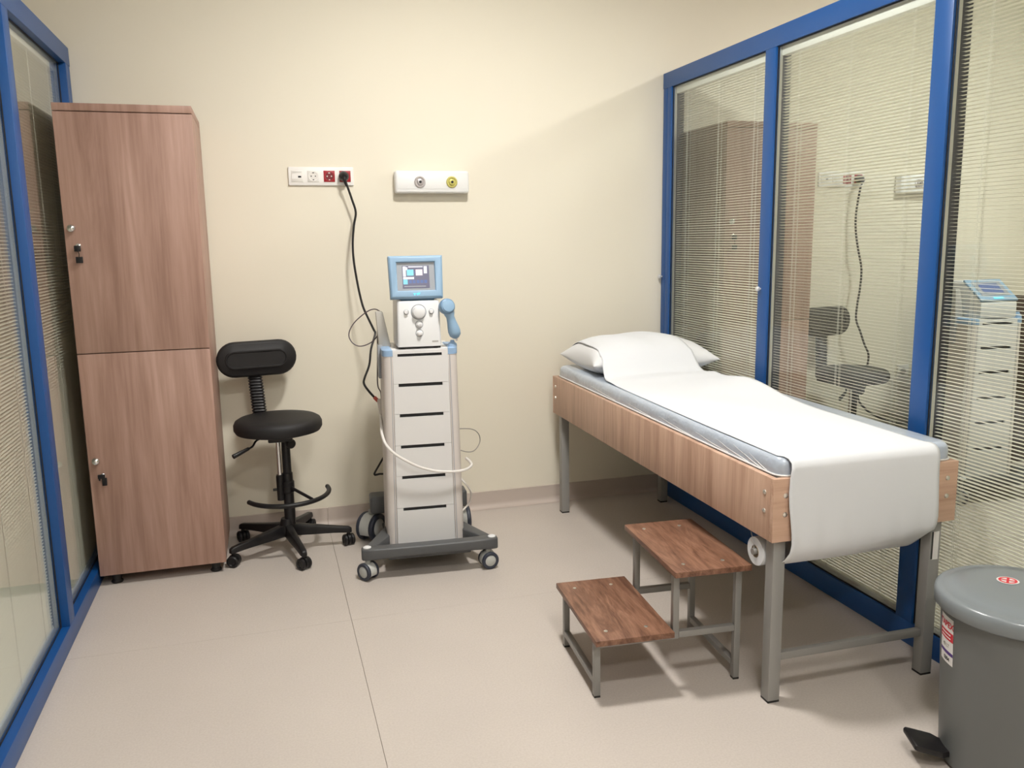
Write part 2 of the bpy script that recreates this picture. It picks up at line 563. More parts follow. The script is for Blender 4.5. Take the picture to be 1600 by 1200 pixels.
# ceiling lamps: round recessed downlights, two of them added as unseen fill
def downlight(x, y, label, r=0.15, mat='lamp_glow'):
    t = thing('ceiling_light', label, 'ceiling light', (x, y, CEIL - 0.012), group='round ceiling lamps')
    MB().lathe([(r + 0.022, 0.012), (r + 0.020, 0.003), (r + 0.006, 0.0), (r, 0.004), (r, 0.012)], (x, y, CEIL - 0.0125), (0, 0, 1), 40).build('trim_ring', 'ceiling_paint', t)
    MB().lathe([(r, 0.0), (r, 0.003)], (x, y, CEIL - 0.0055), (0, 0, 1), 40).build('diffuser', mat, t, smooth=False)
    return t
downlight(0.80, 2.50, 'round white ceiling lamp above the floor between cabinet and bed')
downlight(0.60, 0.45, 'added round fill lamp over the front of the cubicle, out of view', mat='fill_lamp_glow')  # added frontal fill, brightens faces turned to the camera
downlight(0.60, -1.00, 'added round fill lamp in the passage in front of the cubicle, out of view', mat='fill_lamp_glow')  # second added fill lamp, unseen behind the camera
downlight(3.63, 2.50, 'round white ceiling lamp beyond the right partition')

# ------------------------------------------------------------------ tall cabinet
def cabinet():
    x0, x1, yf, yb = -0.728, -0.222, 3.602, 4.066
    x0 = -0.712
    t = thing('tall_cabinet', 'tall wood-print locker with two locked doors, against the left partition', 'cabinet', ((x0 + x1) / 2, (yf + yb) / 2, 0))
    MB().box(x0, x1, yf + 0.018, yb, 0.047, 1.880).build('carcass', 'cabinet_wood', t, bevel=0.001)
    MB().box(x0, x1, yf - 0.002, yb, 1.882, 1.910).build('top_panel', 'cabinet_wood', t, bevel=0.0015)
    d1 = MB().box(x0, x1, yf, yf + 0.017, 0.966, 1.879).build('door', 'cabinet_wood', t, bevel=0.001)
    d2 = MB().box(x0, x1, yf, yf + 0.017, 0.047, 0.962).build('door', 'cabinet_wood', t, bevel=0.001)
    for d, kx, kz, lx, lz in ((d1, -0.683, 1.448, -0.668, 1.373), (d2, -0.681, 0.534, -0.664, 0.462)):
        MB().lathe([(0.005, 0), (0.005, 0.008), (0.012, 0.011), (0.0155, 0.018), (0.0125, 0.026), (0.006, 0.030), (0.001, 0.031)], (kx, yf, kz), (0, -1, 0), 16).build('knob', 'chrome', d)
        MB().lathe([(0.010, 0), (0.010, 0.004), (0.007, 0.006)], (lx, yf, lz + 0.008), (0, -1, 0), 16).build('lock', 'chrome', d)
        k = MB()
        if d is d1:
            k.box(lx - 0.012, lx + 0.010, yf - 0.022, yf - 0.012, lz - 0.012, lz + 0.010)
            k.cyl((lx, yf - 0.006, lz + 0.008), (lx, yf - 0.018, lz + 0.004), 0.004, n=8)
            k.tube([(lx, yf - 0.017, lz - 0.012), (lx + 0.003, yf - 0.017, lz - 0.022), (lx + 0.002, yf - 0.017, lz - 0.032)], 0.0018, 6, 4)
            k.box(lx - 0.010, lx + 0.014, yf - 0.020, yf - 0.012, lz - 0.056, lz - 0.032)
        else:
            k.box(lx - 0.016, lx + 0.010, yf - 0.020, yf - 0.010, lz + 0.000, lz + 0.016)
            k.cyl((lx, yf - 0.006, lz + 0.008), (lx, yf - 0.016, lz + 0.008), 0.004, n=8)
            k.tube([(lx - 0.010, yf - 0.016, lz + 0.002), (lx - 0.011, yf - 0.016, lz - 0.008)], 0.004, 6, 1)
            k.box(lx - 0.002, lx + 0.016, yf - 0.020, yf - 0.012, lz - 0.030, lz + 0.002)
        k.build('key', 'black_plastic', d, bevel=0.0015)
    for fx in (x0 + 0.055, x1 - 0.045):
        for fy in (yf + 0.045, yb - 0.05):
            MB().lathe([(0.022, 0), (0.024, 0.006), (0.017, 0.014), (0.020, 0.040), (0.026, 0.047)], (fx, fy, 0), n=18).build('foot', 'foot_black', t)
    return t
cabinet_obj = cabinet()

# ------------------------------------------------------------------ drafting stool
def stool():
    cx, cy = 0.040, 3.800
    t = thing('drafting_stool', 'black drafting stool with oval backrest and foot ring, beside the tall cabinet', 'stool', (cx, cy, 0))
    # five-star base
    b = MB()
    b.lathe([(0.030, 0.070), (0.036, 0.085), (0.034, 0.125), (0.026, 0.150)], (cx, cy, 0), n=20)
    b.build('base_hub', 'black_plastic', t)
    for k in range(5):
        a = R(210 + 72 * k)
        d = Vector((math.cos(a), math.sin(a), 0)); p = Vector((-d.y, d.x, 0))
        loops = []
        for s_, w, z0, z1 in ((0.018, 0.021, 0.070, 0.125), (0.10, 0.020, 0.068, 0.112), (0.20, 0.017, 0.066, 0.098), (0.272, 0.016, 0.062, 0.088), (0.286, 0.012, 0.060, 0.080)):
            c = Vector((cx, cy, 0)) + d * s_
            loops.append([tuple(c + p * w + Vector((0, 0, z0))), tuple(c + p * w * 0.75 + Vector((0, 0, z1))), tuple(c - p * w * 0.75 + Vector((0, 0, z1))), tuple(c - p * w + Vector((0, 0, z0)))])
        arm = MB().loft(loops).build('base_arm', 'black_plastic', t, bevel=0.004)
        # twin caster
        wc = Vector((cx, cy, 0)) + d * 0.270
        sp = R(210 + 72 * k + (40, -65, 20, 100, 60)[k])
        ax = Vector((math.cos(sp), math.sin(sp), 0))
        MB().cyl(wc + Vector((0, 0, 0.030)), wc + Vector((0, 0, 0.066)), 0.008).cyl(wc - ax * 0.006 + Vector((0, 0, 0.028)), wc + ax * 0.006 + Vector((0, 0, 0.028)), 0.026).build('caster_body', 'black_plastic', arm)
        for s_ in (-1, 1):
            c = wc + ax * (0.008 * s_) + Vector((0, 0, 0.026))
            MB().lathe([(0.022, 0), (0.026, 0.003), (0.026, 0.013), (0.022, 0.017), (0.016, 0.0175), (0.014, 0.014)], c, ax * s_, 20).build('caster_wheel', 'black_plastic', arm)
    # column
    MB().lathe([(0.024, 0.12), (0.025, 0.20), (0.023, 0.21), (0.023, 0.36), (0.019, 0.365), (0.019, 0.515)], (cx + 0.014, cy, 0), n=20).build('column', 'black_plastic', t)
    MB().lathe([(0.0155, 0.24), (0.0165, 0.35), (0.014, 0.358)], (cx - 0.020, cy - 0.010, 0), n=16).build('rod_sleeve', 'black_plastic', t)
    MB().cyl((cx - 0.019, cy - 0.012, 0.352), (cx - 0.019, cy - 0.012, 0.520), 0.0095).build('gas_rod', 'chrome', t)
    MB().cyl((cx - 0.034, cy - 0.01, 0.290), (cx - 0.052, cy - 0.012, 0.290), 0.006).build('clamp_screw', 'black_plastic', t)
    MB().lathe([(0.014, 0), (0.021, 0.004), (0.022, 0.022), (0.017, 0.028)], (cx + 0.030, cy - 0.014, 0.500), (0.35, -1, 0), 20).build('tension_knob', 'black_plastic', t)
    MB().box(cx - 0.060, cx + 0.045, cy - 0.06, cy + 0.06, 0.515, 0.552).build('seat_plate', 'black_plastic', t, bevel=0.006)
    lv = MB().tube([(cx - 0.055, cy - 0.04, 0.545), (cx - 0.105, cy - 0.085, 0.540), (cx - 0.125, cy - 0.11, 0.520), (cx - 0.150, cy - 0.13, 0.512)], 0.0045, 8).build('lever', 'black_plastic', t)
    MB().tube([(cx - 0.140, cy - 0.122, 0.515), (cx - 0.205, cy - 0.165, 0.494)], lambda u: 0.0075 + 0.003 * u, 10, 1).build('lever_grip', 'black_plastic', lv, bevel=0.002)
    # seat cushion
    sx, sy = 0.028, 3.790
    prof = [(0.02, 0.548), (0.150, 0.552), (0.178, 0.560), (0.187, 0.575), (0.187, 0.596), (0.180, 0.611), (0.165, 0.620), (0.12, 0.625), (0.05, 0.626), (0.001, 0.626)]
    loops = []
    for r, z in prof:
        loops.append([(sx + r * 1.02 * math.cos(2 * PI * k / 48), sy + r * math.sin(2 * PI * k / 48), z) for k in range(48)])
    MB().loft(loops).build('seat', 'black_seat', t)
    # back support: steel bar inside a bellows sleeve
    bx, by = -0.057, 3.952
    MB().box(bx - 0.016, bx + 0.016, by - 0.150, by + 0.004, 0.536, 0.546).box(bx - 0.016, bx + 0.016, by - 0.004, by + 0.004, 0.540, 0.86).build('back_bar', 'black_plastic', t, bevel=0.002)
    bel = MB()
    n = 17
    loops = []
    for i in range(n * 2 + 1):
        z = 0.578 + 0.235 * i / (n * 2)
        w = 1.0 if i % 2 else 0.80
        lx = bx + 0.010 - 0.014 * i / (n * 2)
        loops.append([(x, y, z) for x, y in rrect(0.066 * w, 0.044 * w, 0.014 * w, 4, lx, by)])
    bel.loft(loops).build('bellows', 'black_plastic', t, ang=20)
    # oval backrest, a capsule with a pressed ring on its front
    def cap(d, n=14, hl=0.176, rr=0.080):
        r = rr - d
        L = hl - rr
        pts = [(L + r * math.cos(a), r * math.sin(a)) for a in [R(-90 + 180 * k / n) for k in range(n + 1)]]
        pts += [(-L + r * math.cos(a), r * math.sin(a)) for a in [R(90 + 180 * k / n) for k in range(n + 1)]]
        return pts
    yaw = R(8)
    C0 = Vector((-0.045, 3.935, 0.868))
    def bl(d, y):
        out = []
        for u, w in cap(d):
            yy = y + 0.25 * u * u
            out.append((C0.x + u * math.cos(yaw) - yy * math.sin(yaw) * -1 * 0, C0.y + yy - u * math.sin(yaw) * -1, C0.z + w + 0.006 * u))
        return out
    seq = [(0.020, 0.024), (0.004, 0.020), (0.0, 0.012), (0.0, -0.006), (0.004, -0.014), (0.012, -0.018), (0.038, -0.020), (0.041, -0.024), (0.046, -0.024), (0.049, -0.020), (0.072, -0.020)]
    MB().loft([bl(d, y) for d, y in seq]).build('backrest', 'black_seat', t, ang=50)
    # foot ring: an open arc with two struts
    ring = []
    for k in range(15):
        a = R(207 + (372 - 207) * k / 14)
        ring.append((cx + 0.008 + 0.185 * math.cos(a), cy - 0.000 + 0.185 * math.sin(a), 0.268 + 0.006 * math.sin(a * 1.0)))
    fr = MB().tube(ring, 0.0105, 10, 3).build('foot_ring', 'black_plastic', t)
    for a in (R(305),):
        MB().tube([(cx + 0.012, cy, 0.300), (cx + 0.008 + 0.180 * math.cos(a), cy + 0.180 * math.sin(a), 0.270)], 0.007, 8, 1).build('ring_strut', 'black_plastic', fr)
    MB().lathe([(0.026, 0.270), (0.030, 0.275), (0.030, 0.320), (0.026, 0.325)], (cx + 0.012, cy, 0), n=20).build('ring_collar', 'black_plastic', fr)
    return t
stool_obj = stool()

# ------------------------------------------------------------------ device trolley (local frame, turned a little)
TX, TY, TR = 0.625, 3.58, R(-4)
def trolley():
    t = thing('equipment_trolley', 'white tower trolley with black slots on a grey wheeled base', 'trolley', (TX, TY, 0), 'local', TR)
    zb, zt = 0.086, 0.930
    def plan(hw, yf, yb, r):
        return rrect(2 * hw, yb - yf, r, 5, 0, (yf + yb) / 2)
    body = []
    for z, k in ((zb, 0.0), (zt, 1.0)):
        hw = 0.158 - 0.010 * k
        body.append([(x, y, z) for x, y in plan(hw, -0.118, 0.150, 0.03)])
    MB().loft(body).build('tower_body', 'tower_white', t)
    # rounded side columns
    for s in (-1, 1):
        loops = []
        for z, k in ((zb, 0.0), (zt - 0.022, 1.0)):
            xo = 0.168 - 0.011 * k; xi = 0.128 - 0.011 * k
            pts = [(xi, -0.128)]
            for q in range(7):
                a = R(90 * q / 6)
                pts.append((xo - 0.030 + 0.030 * math.sin(a), -0.098 - 0.030 * math.cos(a)))
            pts += [(xo, 0.06), (xi, 0.06)]
            loops.append([(s * x, y, z) for x, y in pts])
        c = MB().loft(loops).build('side_column', 'tower_column', t, ang=50)
        gv = []
        for z, k in ((zb + 0.002, 0.0), (zt - 0.024, 1.0)):
            x = 0.134 - 0.011 * k
            gv.append([(s * (x - 0.0016), -0.1285, z), (s * (x + 0.0016), -0.1285, z), (s * (x + 0.0016), -0.12, z), (s * (x - 0.0016), -0.12, z)])
        MB().loft(gv).build('column_groove', 'bezel_grey', c, smooth=False)
        cp = []
        for z, e in ((zt - 0.022, 0), (zt + 0.003, 0), (zt + 0.008, 0.006)):
            pts = [(0.116 + e, -0.129 + e)]
            for q in range(7):
                a = R(90 * q / 6)
                pts.append((0.159 - e - 0.030 + 0.030 * math.sin(a), -0.099 + e - 0.030 * math.cos(a)))
            pts += [(0.159 - e, 0.06), (0.116 + e, 0.06)]
            cp.append([(s * x, y, z) for x, y in pts])
        MB().loft(cp).build('column_cap', 'cap_blue', t)
    # drawer fronts, each with a black grip slot cut into its upper edge
    slots = [0.911, 0.783, 0.653, 0.517, 0.383, 0.242]
    hh = 0.0062
    MB().box(-0.110, 0.104, -0.121, -0.119, zb + 0.02, zt - 0.004).build('slot_backing', 'slot_dark', t, smooth=False)
    bounds = slots + [zb - 0.010]
    W = 0.1215
    for i in range(6):
        top = bounds[i] + hh + 0.0012 if i else zt - 0.001
        bot = bounds[i + 1] + hh + 0.0024
        if i == 5: bot = zb
        k0 = 1 - (zt - bot) / (zt - zb); k1 = 1 - (zt - top) / (zt - zb)
        w0 = W + 0.004 - 0.010 * k0; w1 = W + 0.004 - 0.010 * k1
        s0, s1 = bounds[i] - hh, bounds[i] + hh
        xl, xr = -0.096, 0.090
        if i == 0:
            m = MB()
            m.prism([(-w0, bot), (w0, bot), (w0, s0), (-w0, s0)], 'y', -0.129, -0.119)
            m.prism([(-w1, s0), (xl, s0), (xl, s1), (-w1, s1)], 'y', -0.129, -0.119)
            m.prism([(xr, s0), (w1, s0), (w1, s1), (xr, s1)], 'y', -0.129, -0.119)
            m.prism([(-w1, s1), (w1, s1), (w1, top), (-w1, top)], 'y', -0.129, -0.119)
        else:
            m = MB().prism([(-w0, bot), (w0, bot), (w1, top), (xr, top), (xr, s0), (xl, s0), (xl, top), (-w1, top)], 'y', -0.129, -0.119)
        m.build('drawer_front', 'tower_white', t, smooth=False)
    MB().box(-0.140, 0.140, -0.118, 0.150, zt, zt + 0.004).build('top_plate', 'tower_white', t, bevel=0.001)
    # base: bowed front bar, side arms, rear block
    bar = []
    N = 18
    for i in range(N + 1):
        x = -0.286 + 0.572 * i / N
        u = x / 0.286
        yc = -0.262 - 0.008 * (1 - u * u)
        hw = 0.028 if abs(u) < 0.97 else 0.018
        z0 = 0.086 + 0.010 * (1 - u * u); z1 = 0.138 - 0.012 * (1 - abs(u)) * 0
        z1 = 0.136
        bar.append([(x, yc - hw, z0), (x, yc + hw, z0), (x, yc + hw, z1), (x, yc - hw, z1)])
    base = MB().loft(bar).build('front_bar', 'base_grey', t, bevel=0.007, seg=3)
    for s in (-1, 1):
        MB().prism([(s * 0.280, -0.262), (s * 0.250, -0.285), (s * 0.135, -0.075), (s * 0.165, 0.02)], 'z', 0.084, 0.131).build('base_arm', 'base_grey', t, bevel=0.006)
    MB().prism([(-0.175, -0.245), (0.175, -0.245), (0.172, 0.19), (-0.172, 0.19)], 'z', 0.066, 0.085).build('base_plate', 'base_grey', t, bevel=0.004)
    MB().prism([(-0.225, 0.135), (0.225, 0.135), (0.225, 0.235), (-0.225, 0.235)], 'z', 0.145, 0.225).build('rear_block', 'base_grey', t, bevel=0.012, seg=3)
    for s in (-1, 1):
        MB().lathe([(0.017, 0), (0.017, 0.004), (0.010, 0.008), (0.001, 0.009)], (s * 0.262, -0.262, 0.135), n=20).build('bar_cap', 'device_white', base)
    def caster(x, y, r, w, spin, z_top, sx):
        ax = Vector((math.cos(spin), math.sin(spin), 0)); fw = Vector((-ax.y, ax.x, 0))
        c = Vector((x, y, r))
        m = MB().cyl((x, y, r * 1.2), (x, y, z_top), 0.011)
        hd = []
        for q in range(13):
            a = R(-25 + 230 * q / 12)
            hd.append((r * 0.98 * math.cos(a), r * 0.98 * math.sin(a)))
        lo = [[tuple(c + fw * u + Vector((0, 0, v)) + ax * (k * w * 0.30)) for u, v in hd] for k in (-1, 1)]
        m.loft(lo)
        cb = m.build('caster', 'hub_grey', t, bevel=0.002)
        for s in (-1, 1):
            o = c + ax * (s * w * 0.30)
            MB().lathe([(r * 0.60, 0), (r * 0.96, 0.0), (r, w * 0.06), (r, w * 0.16), (r * 0.92, w * 0.23), (r * 0.66, w * 0.24), (r * 0.62, w * 0.18)], o, ax * s, 28).build('tyre', 'tyre_dark', cb)
            MB().lathe([(r * 0.64, 0), (r * 0.64, w * 0.20), (r * 0.55, w * 0.235), (r * 0.001, w * 0.25)], o, ax * s, 28).build('hub_cap', 'hub_grey', cb)
    caster(-0.262, -0.262, 0.0375, 0.056, R(41), 0.09, -1)
    caster(0.246, -0.262, 0.0375, 0.056, R(-80), 0.09, 1)
    caster(-0.222, 0.205, 0.066, 0.085, R(-38), 0.15, -1)
    caster(0.197, 0.205, 0.066, 0.085, R(2), 0.15, 1)
    # grey tray for leads on the left flank, applicator rest on the right
    MB().prism([(-0.163, 0.938), (-0.112, 0.934), (-0.142, 1.086), (-0.172, 1.088)], 'y', -0.010, 0.030).build('lead_holder', 'holder_grey', t, bevel=0.004)
    MB().box(-0.170, -0.150, -0.02, 0.04, 0.80, 0.945).build('holder_bracket', 'bezel_grey', t, bevel=0.003)
    MB().lathe([(0.020, 0), (0.019, 0.012), (0.010, 0.020), (0.008, 0.028)], (0.140, -0.100, zt + 0.006), n=20).build('applicator_rest', 'cap_blue', t)
    return t
trolley_obj = trolley()

def therapy_unit():
    z0 = 0.9345
    t = thing('therapy_unit', 'white therapy control unit with tilted blue-framed screen, on the trolley', 'medical device', (TX, TY, z0), 'local', TR)
    # coordinates are local to the unit, z measured from its foot
    lp = []
    for z, yf, hw in ((0.010, -0.122, 0.092), (0.192, -0.112, 0.088), (0.200, -0.108, 0.085)):
        lp.append([(x, y, z) for x, y in rrect(2 * hw, 0.20 - yf - 0.08, 0.010, 4, 0, (yf + 0.12) / 2)])
    MB().loft(lp).build('housing', 'device_white', t, ang=30)
    for sx in (-1, 1):
        for yy in (-0.095, 0.09):
            MB().lathe([(0.010, 0), (0.010, 0.011)], (sx * 0.07, yy, 0), n=12).build('foot', 'foot_black', t)
    MB().box(-0.088, 0.088, -0.116, 0.11, 0.003, 0.0105).build('underside', 'slot_dark', t, smooth=False)
    yf = lambda z: -0.122 + (z - 0.010) * 0.055
    def knob(x, z, r, h, nm):
        p = [(r * 1.12, 0), (r * 1.10, h * 0.25), (r, h * 0.35), (r * 0.94, h * 0.92), (r * 0.84, h), (0.001, h * 1.02)]
        return MB().lathe(p, (x, yf(z), z), (0, -1, 0.05), 32).build(nm, 'knob_white', t)
    for x, z, r in ((0.0, 0.154, 0.0325), (0.0, 0.102, 0.0165), (0.0, 0.066, 0.0165), (-0.052, 0.155, 0.0112), (0.053, 0.155, 0.0112)):
        MB().lathe([(r, -0.001), (r, 0.0012)], (x, yf(z), z), (0, -1, 0.05), 32).build('dial_ring', 'bezel_grey', t)
    knob(0.000, 0.154, 0.026, 0.020, 'main_dial')
    for x, z in ((-0.052, 0.155), (0.053, 0.155)):
        knob(x, z, 0.0085, 0.010, 'button')
    for x, z in ((0.0, 0.102), (0.0, 0.066)):
        MB().lathe([(0.014, 0), (0.014, 0.003), (0.010, 0.005), (0.009, 0.014), (0.006, 0.016), (0.001, 0.016)], (x, yf(z), z), (0, -1, 0.05), 24).build('output_jack', 'knob_white', t)
    MB().box(0.052, 0.078, yf(0.03) - 0.0008, yf(0.03) + 0.002, 0.026, 0.033).build('type_plate', 'socket_grey', t, smooth=False)
    MB().box(-0.070, 0.070, -0.09, 0.06, 0.198, 0.214).build('neck', 'device_blue_dark', t, bevel=0.004)
    # screen head, leaning back a little
    hd = Matrix.Translation(Vector((-0.004, -0.085, 0.206))) @ Matrix.Rotation(R(-9), 4, 'X')
    def T(m):
        m.v = [tuple(hd @ Vector(p)) for p in m.v]
        return m
    W, H = 0.113, 0.178
    # bezel frame: four mitred bars plus back shell
    iw, z0i, z1i = 0.078, 0.034, 0.150
    fr = MB()
    out = [(-W + 0.004, 0.0), (W - 0.004, 0.0), (W, H), (-W, H)]
    inn = [(-iw, z0i), (iw, z0i), (iw, z1i), (-iw, z1i)]
    fr.loft([[(x, -0.020, z) for x, z in inn], [(x, -0.032, z) for x, z in [(-iw - .003, z0i - .003), (iw + .003, z0i - .003), (iw + .003, z1i + .003), (-iw - .003, z1i + .003)]], [(x, -0.034, z) for x, z in [(-W + 0.012, 0.008), (W - 0.012, 0.008), (W - 0.008, H - 0.008), (-W + 0.008, H - 0.008)]], [(x, -0.026, z) for x, z in out], [(x, 0.012, z) for x, z in out], [(x * 0.8, 0.045, 0.02 + z * 0.8) for x, z in out]], cap0=False)
    T(fr).build('screen_frame', 'device_blue', t, bevel=0.002)
    T(MB().box(-iw - 0.001, iw + 0.001, -0.021, -0.018, z0i - 0.001, z1i + 0.001)).build('screen_surround', 'bezel_grey', t, smooth=False)
    sc = T(MB().box(-0.056, 0.056, -0.0225, -0.0205, 0.044, 0.137)).build('display', 'screen_base', t, smooth=False)
    y0, y1 = -0.0232, -0.0224
    def tile(x0, x1, z0_, z1_, mat, nm='screen_icon'):
        T(MB().box(x0, x1, y0, y1, z0_, z1_)).build(nm, mat, sc, smooth=False)
    tile(-0.053, -0.041, 0.092, 0.134, 'screen_white')
    tile(-0.041, -0.034, 0.119, 0.131, 'screen_white')
    tile(-0.037, -0.009, 0.096, 0.121, 'screen_cyan')
    tile(-0.006, -0.003, 0.104, 0.114, 'screen_blue')
    tile(0.000, 0.028, 0.096, 0.121, 'screen_pink')
    tile(0.034, 0.047, 0.104, 0.134, 'screen_white')
    tile(-0.030, 0.030, 0.130, 0.134, 'screen_white')
    tile(-0.053, -0.008, 0.081, 0.090, 'screen_white')
    tile(-0.053, -0.035, 0.060, 0.080, 'screen_cyan')
    for k in range(5):
        tile(-0.030 + 0.016 * k, -0.018 + 0.016 * k, 0.064, 0.077, 'screen_blue')
    tile(-0.050, 0.040, 0.049, 0.053, 'bezel_grey')
    lg = MB()
    for x, z in ((-0.010, 0.017), (0.002, 0.017), (0.009, 0.019)):
        lg.prism([(x - 0.005, z + 0.004), (x + 0.005, z + 0.004), (x, z - 0.005)], 'y', -0.0352, -0.0335)
    T(lg).build('lit_emblem', 'logo_cyan', t, smooth=False)
therapy_unit()

def applicator():
    a = Vector((0.7365, 3.445, 1.103)); b = Vector((0.766, 3.455, 0.995))
    t = thing('ultrasound_applicator', 'light blue ultrasound hand applicator resting beside the control unit', 'applicator', (0.766, 3.455, 0.958))
    d = (b - a).normalized()
    MB().lathe([(0.006, -0.024), (0.016, -0.018), (0.0235, 0.004), (0.0225, 0.026), (0.0175, 0.040), (0.0195, 0.062), (0.0245, 0.088), (0.0265, 0.105), (0.0235, 0.122), (0.014, 0.133), (0.008, 0.136)], a, d, 24).build('handle', 'device_blue', t)
    h = a + Vector((-0.004, -0.006, 0.006))
    MB().lathe([(0.020, -0.030), (0.030, -0.022), (0.0335, -0.006), (0.0335, 0.006), (0.030, 0.014), (0.0255, 0.016)], h, Vector((0.15, -1, 0.25)), 28).build('head_cup', 'device_blue_dark', t)
    MB().lathe([(0.0258, 0.012), (0.0250, 0.019), (0.012, 0.021), (0.001, 0.0212)], h, Vector((0.15, -1, 0.25)), 28).build('sound_face', 'device_blue', t)
    MB().cyl(b + d * 0.010, b + d * 0.034, 0.0045).build('cable_stub', 'chrome', t)
applicator()

# ------------------------------------------------------------------ leads around the trolley
CORD = [(0.392, 4.02, 1.672), (0.405, 4.023, 1.632), (0.423, 4.026, 1.574), (0.438, 4.029, 1.516), (0.426, 4.021, 1.457), (0.415, 4.006, 1.375), (0.415, 3.992, 1.287), (0.428, 3.975, 1.169), (0.442, 3.952, 1.086), (0.461, 3.928, 1.031), (0.482, 3.905, 0.978), (0.484, 3.876, 0.96), (0.459, 3.847, 0.896), (0.444, 3.818, 0.827), (0.418, 3.791, 0.774), (0.411, 3.767, 0.749), (0.43, 3.744, 0.716), (0.46, 3.72, 0.68)]
LOOP = [(0.491, 3.66, 1.074), (0.464, 3.684, 1.09), (0.428, 3.708, 1.076), (0.375, 3.732, 1.028), (0.351, 3.732, 0.981), (0.362, 3.72, 0.945), (0.393, 3.708, 0.928), (0.434, 3.696, 0.939), (0.465, 3.684, 0.967), (0.482, 3.672, 1.009), (0.476, 3.66, 1.05)]
THIN = [(0.482, 3.66, 1.066), (0.471, 3.676, 1.001), (0.467, 3.692, 0.872), (0.464, 3.704, 0.755), (0.477, 3.712, 0.715), (0.479, 3.72, 0.67)]
WHITE = [(0.468, 3.72, 0.671), (0.466, 3.655, 0.634), (0.458, 3.589, 0.604), (0.447, 3.500, 0.578), (0.452, 3.432, 0.545), (0.483, 3.405, 0.508), (0.533, 3.400, 0.472), (0.586, 3.402, 0.441), (0.656, 3.404, 0.416), (0.728, 3.407, 0.406), (0.783, 3.420, 0.404), (0.824, 3.47, 0.403), (0.840, 3.53, 0.403), (0.836, 3.6, 0.407)]
RLOOP = [(0.79, 3.63, 0.540), (0.865, 3.627, 0.535), (0.907, 3.653, 0.505), (0.921, 3.68, 0.459), (0.89, 3.653, 0.428), (0.847, 3.627, 0.429), (0.79, 3.63, 0.450)]
BLK = [(0.50, 3.69, 0.462), (0.46, 3.71, 0.389), (0.438, 3.76, 0.327), (0.462, 3.735, 0.333), (0.50, 3.69, 0.341)]
RC = [(0.79, 3.66, 0.335), (0.844, 3.62, 0.268), (0.863, 3.64, 0.224), (0.857, 3.66, 0.175), (0.82, 3.647, 0.145)]
pc = thing('power_cord', 'black power cord hanging from the red socket to the trolley', 'cord', (0.392, 4.02, 0.68))
PCW = MB().tube(CORD, 0.0052, 8, 6).build('cord', 'cable_black', pc)
pl = MB().lathe([(0.022, 0), (0.0225, 0.012), (0.020, 0.030), (0.014, 0.040), (0.011, 0.044)], (0.3935, YB - 0.020, 1.684), (0, -1, -0.25), 24).tube([(0.3935, YB - 0.055, 1.678), (0.393, YB - 0.066, 1.668), (0.394, YB - 0.065, 1.655), (0.402, YB - 0.062, 1.636)], lambda u: 0.009 - 0.0035 * u, 10, 4).build('plug', 'black_plastic', pc)
MB().tube([(0.450, 3.728, 0.692), (0.464, 3.718, 0.676)], 0.0085, 10, 1).build('strain_relief', 'plug_red', pc)
wc = thing('applicator_cable', 'thick white cable sagging across the front of the trolley', 'cable', (0.468, 3.60, 0.40))
MB().tube(WHITE, 0.0062, 8, 6).build('cable', 'cable_white', wc)
MB().tube([(0.472, 3.715, 0.680), (0.471, 3.690, 0.655), (0.466, 3.64, 0.628)], lambda u: 0.013 - 0.004 * u, 12, 4).build('connector', 'cable_white', wc)
tag(MB().tube(LOOP, 0.0026, 6, 6).build('lead_loop', 'cable_purple', None, base=(0.48, 3.66, 0.93)), 'thin dark lead coiled in a loop left of the control unit', 'cable')
tag(MB().tube(THIN, 0.0030, 6, 6).build('lead', 'cable_purple', None, base=(0.48, 3.66, 0.67)), 'thin dark lead running straight down from the grey holder', 'cable')
tag(MB().tube(RLOOP, 0.0022, 6, 6).build('lead_loop', 'cable_grey', None, base=(0.80, 3.64, 0.43)), 'thin pale lead looping out on the right side of the trolley', 'cable')
tag(MB().tube(BLK, 0.0048, 6, 5).build('lead', 'cable_black', None, base=(0.48, 3.72, 0.33)), 'short black lead bent to a point low behind the trolley', 'cable')
tag(MB().tube(RC, 0.0045, 6, 5).build('lead', 'cable_white', None, base=(0.83, 3.65, 0.11)), 'white lead hanging by the right rear wheel of the trolley', 'cable')

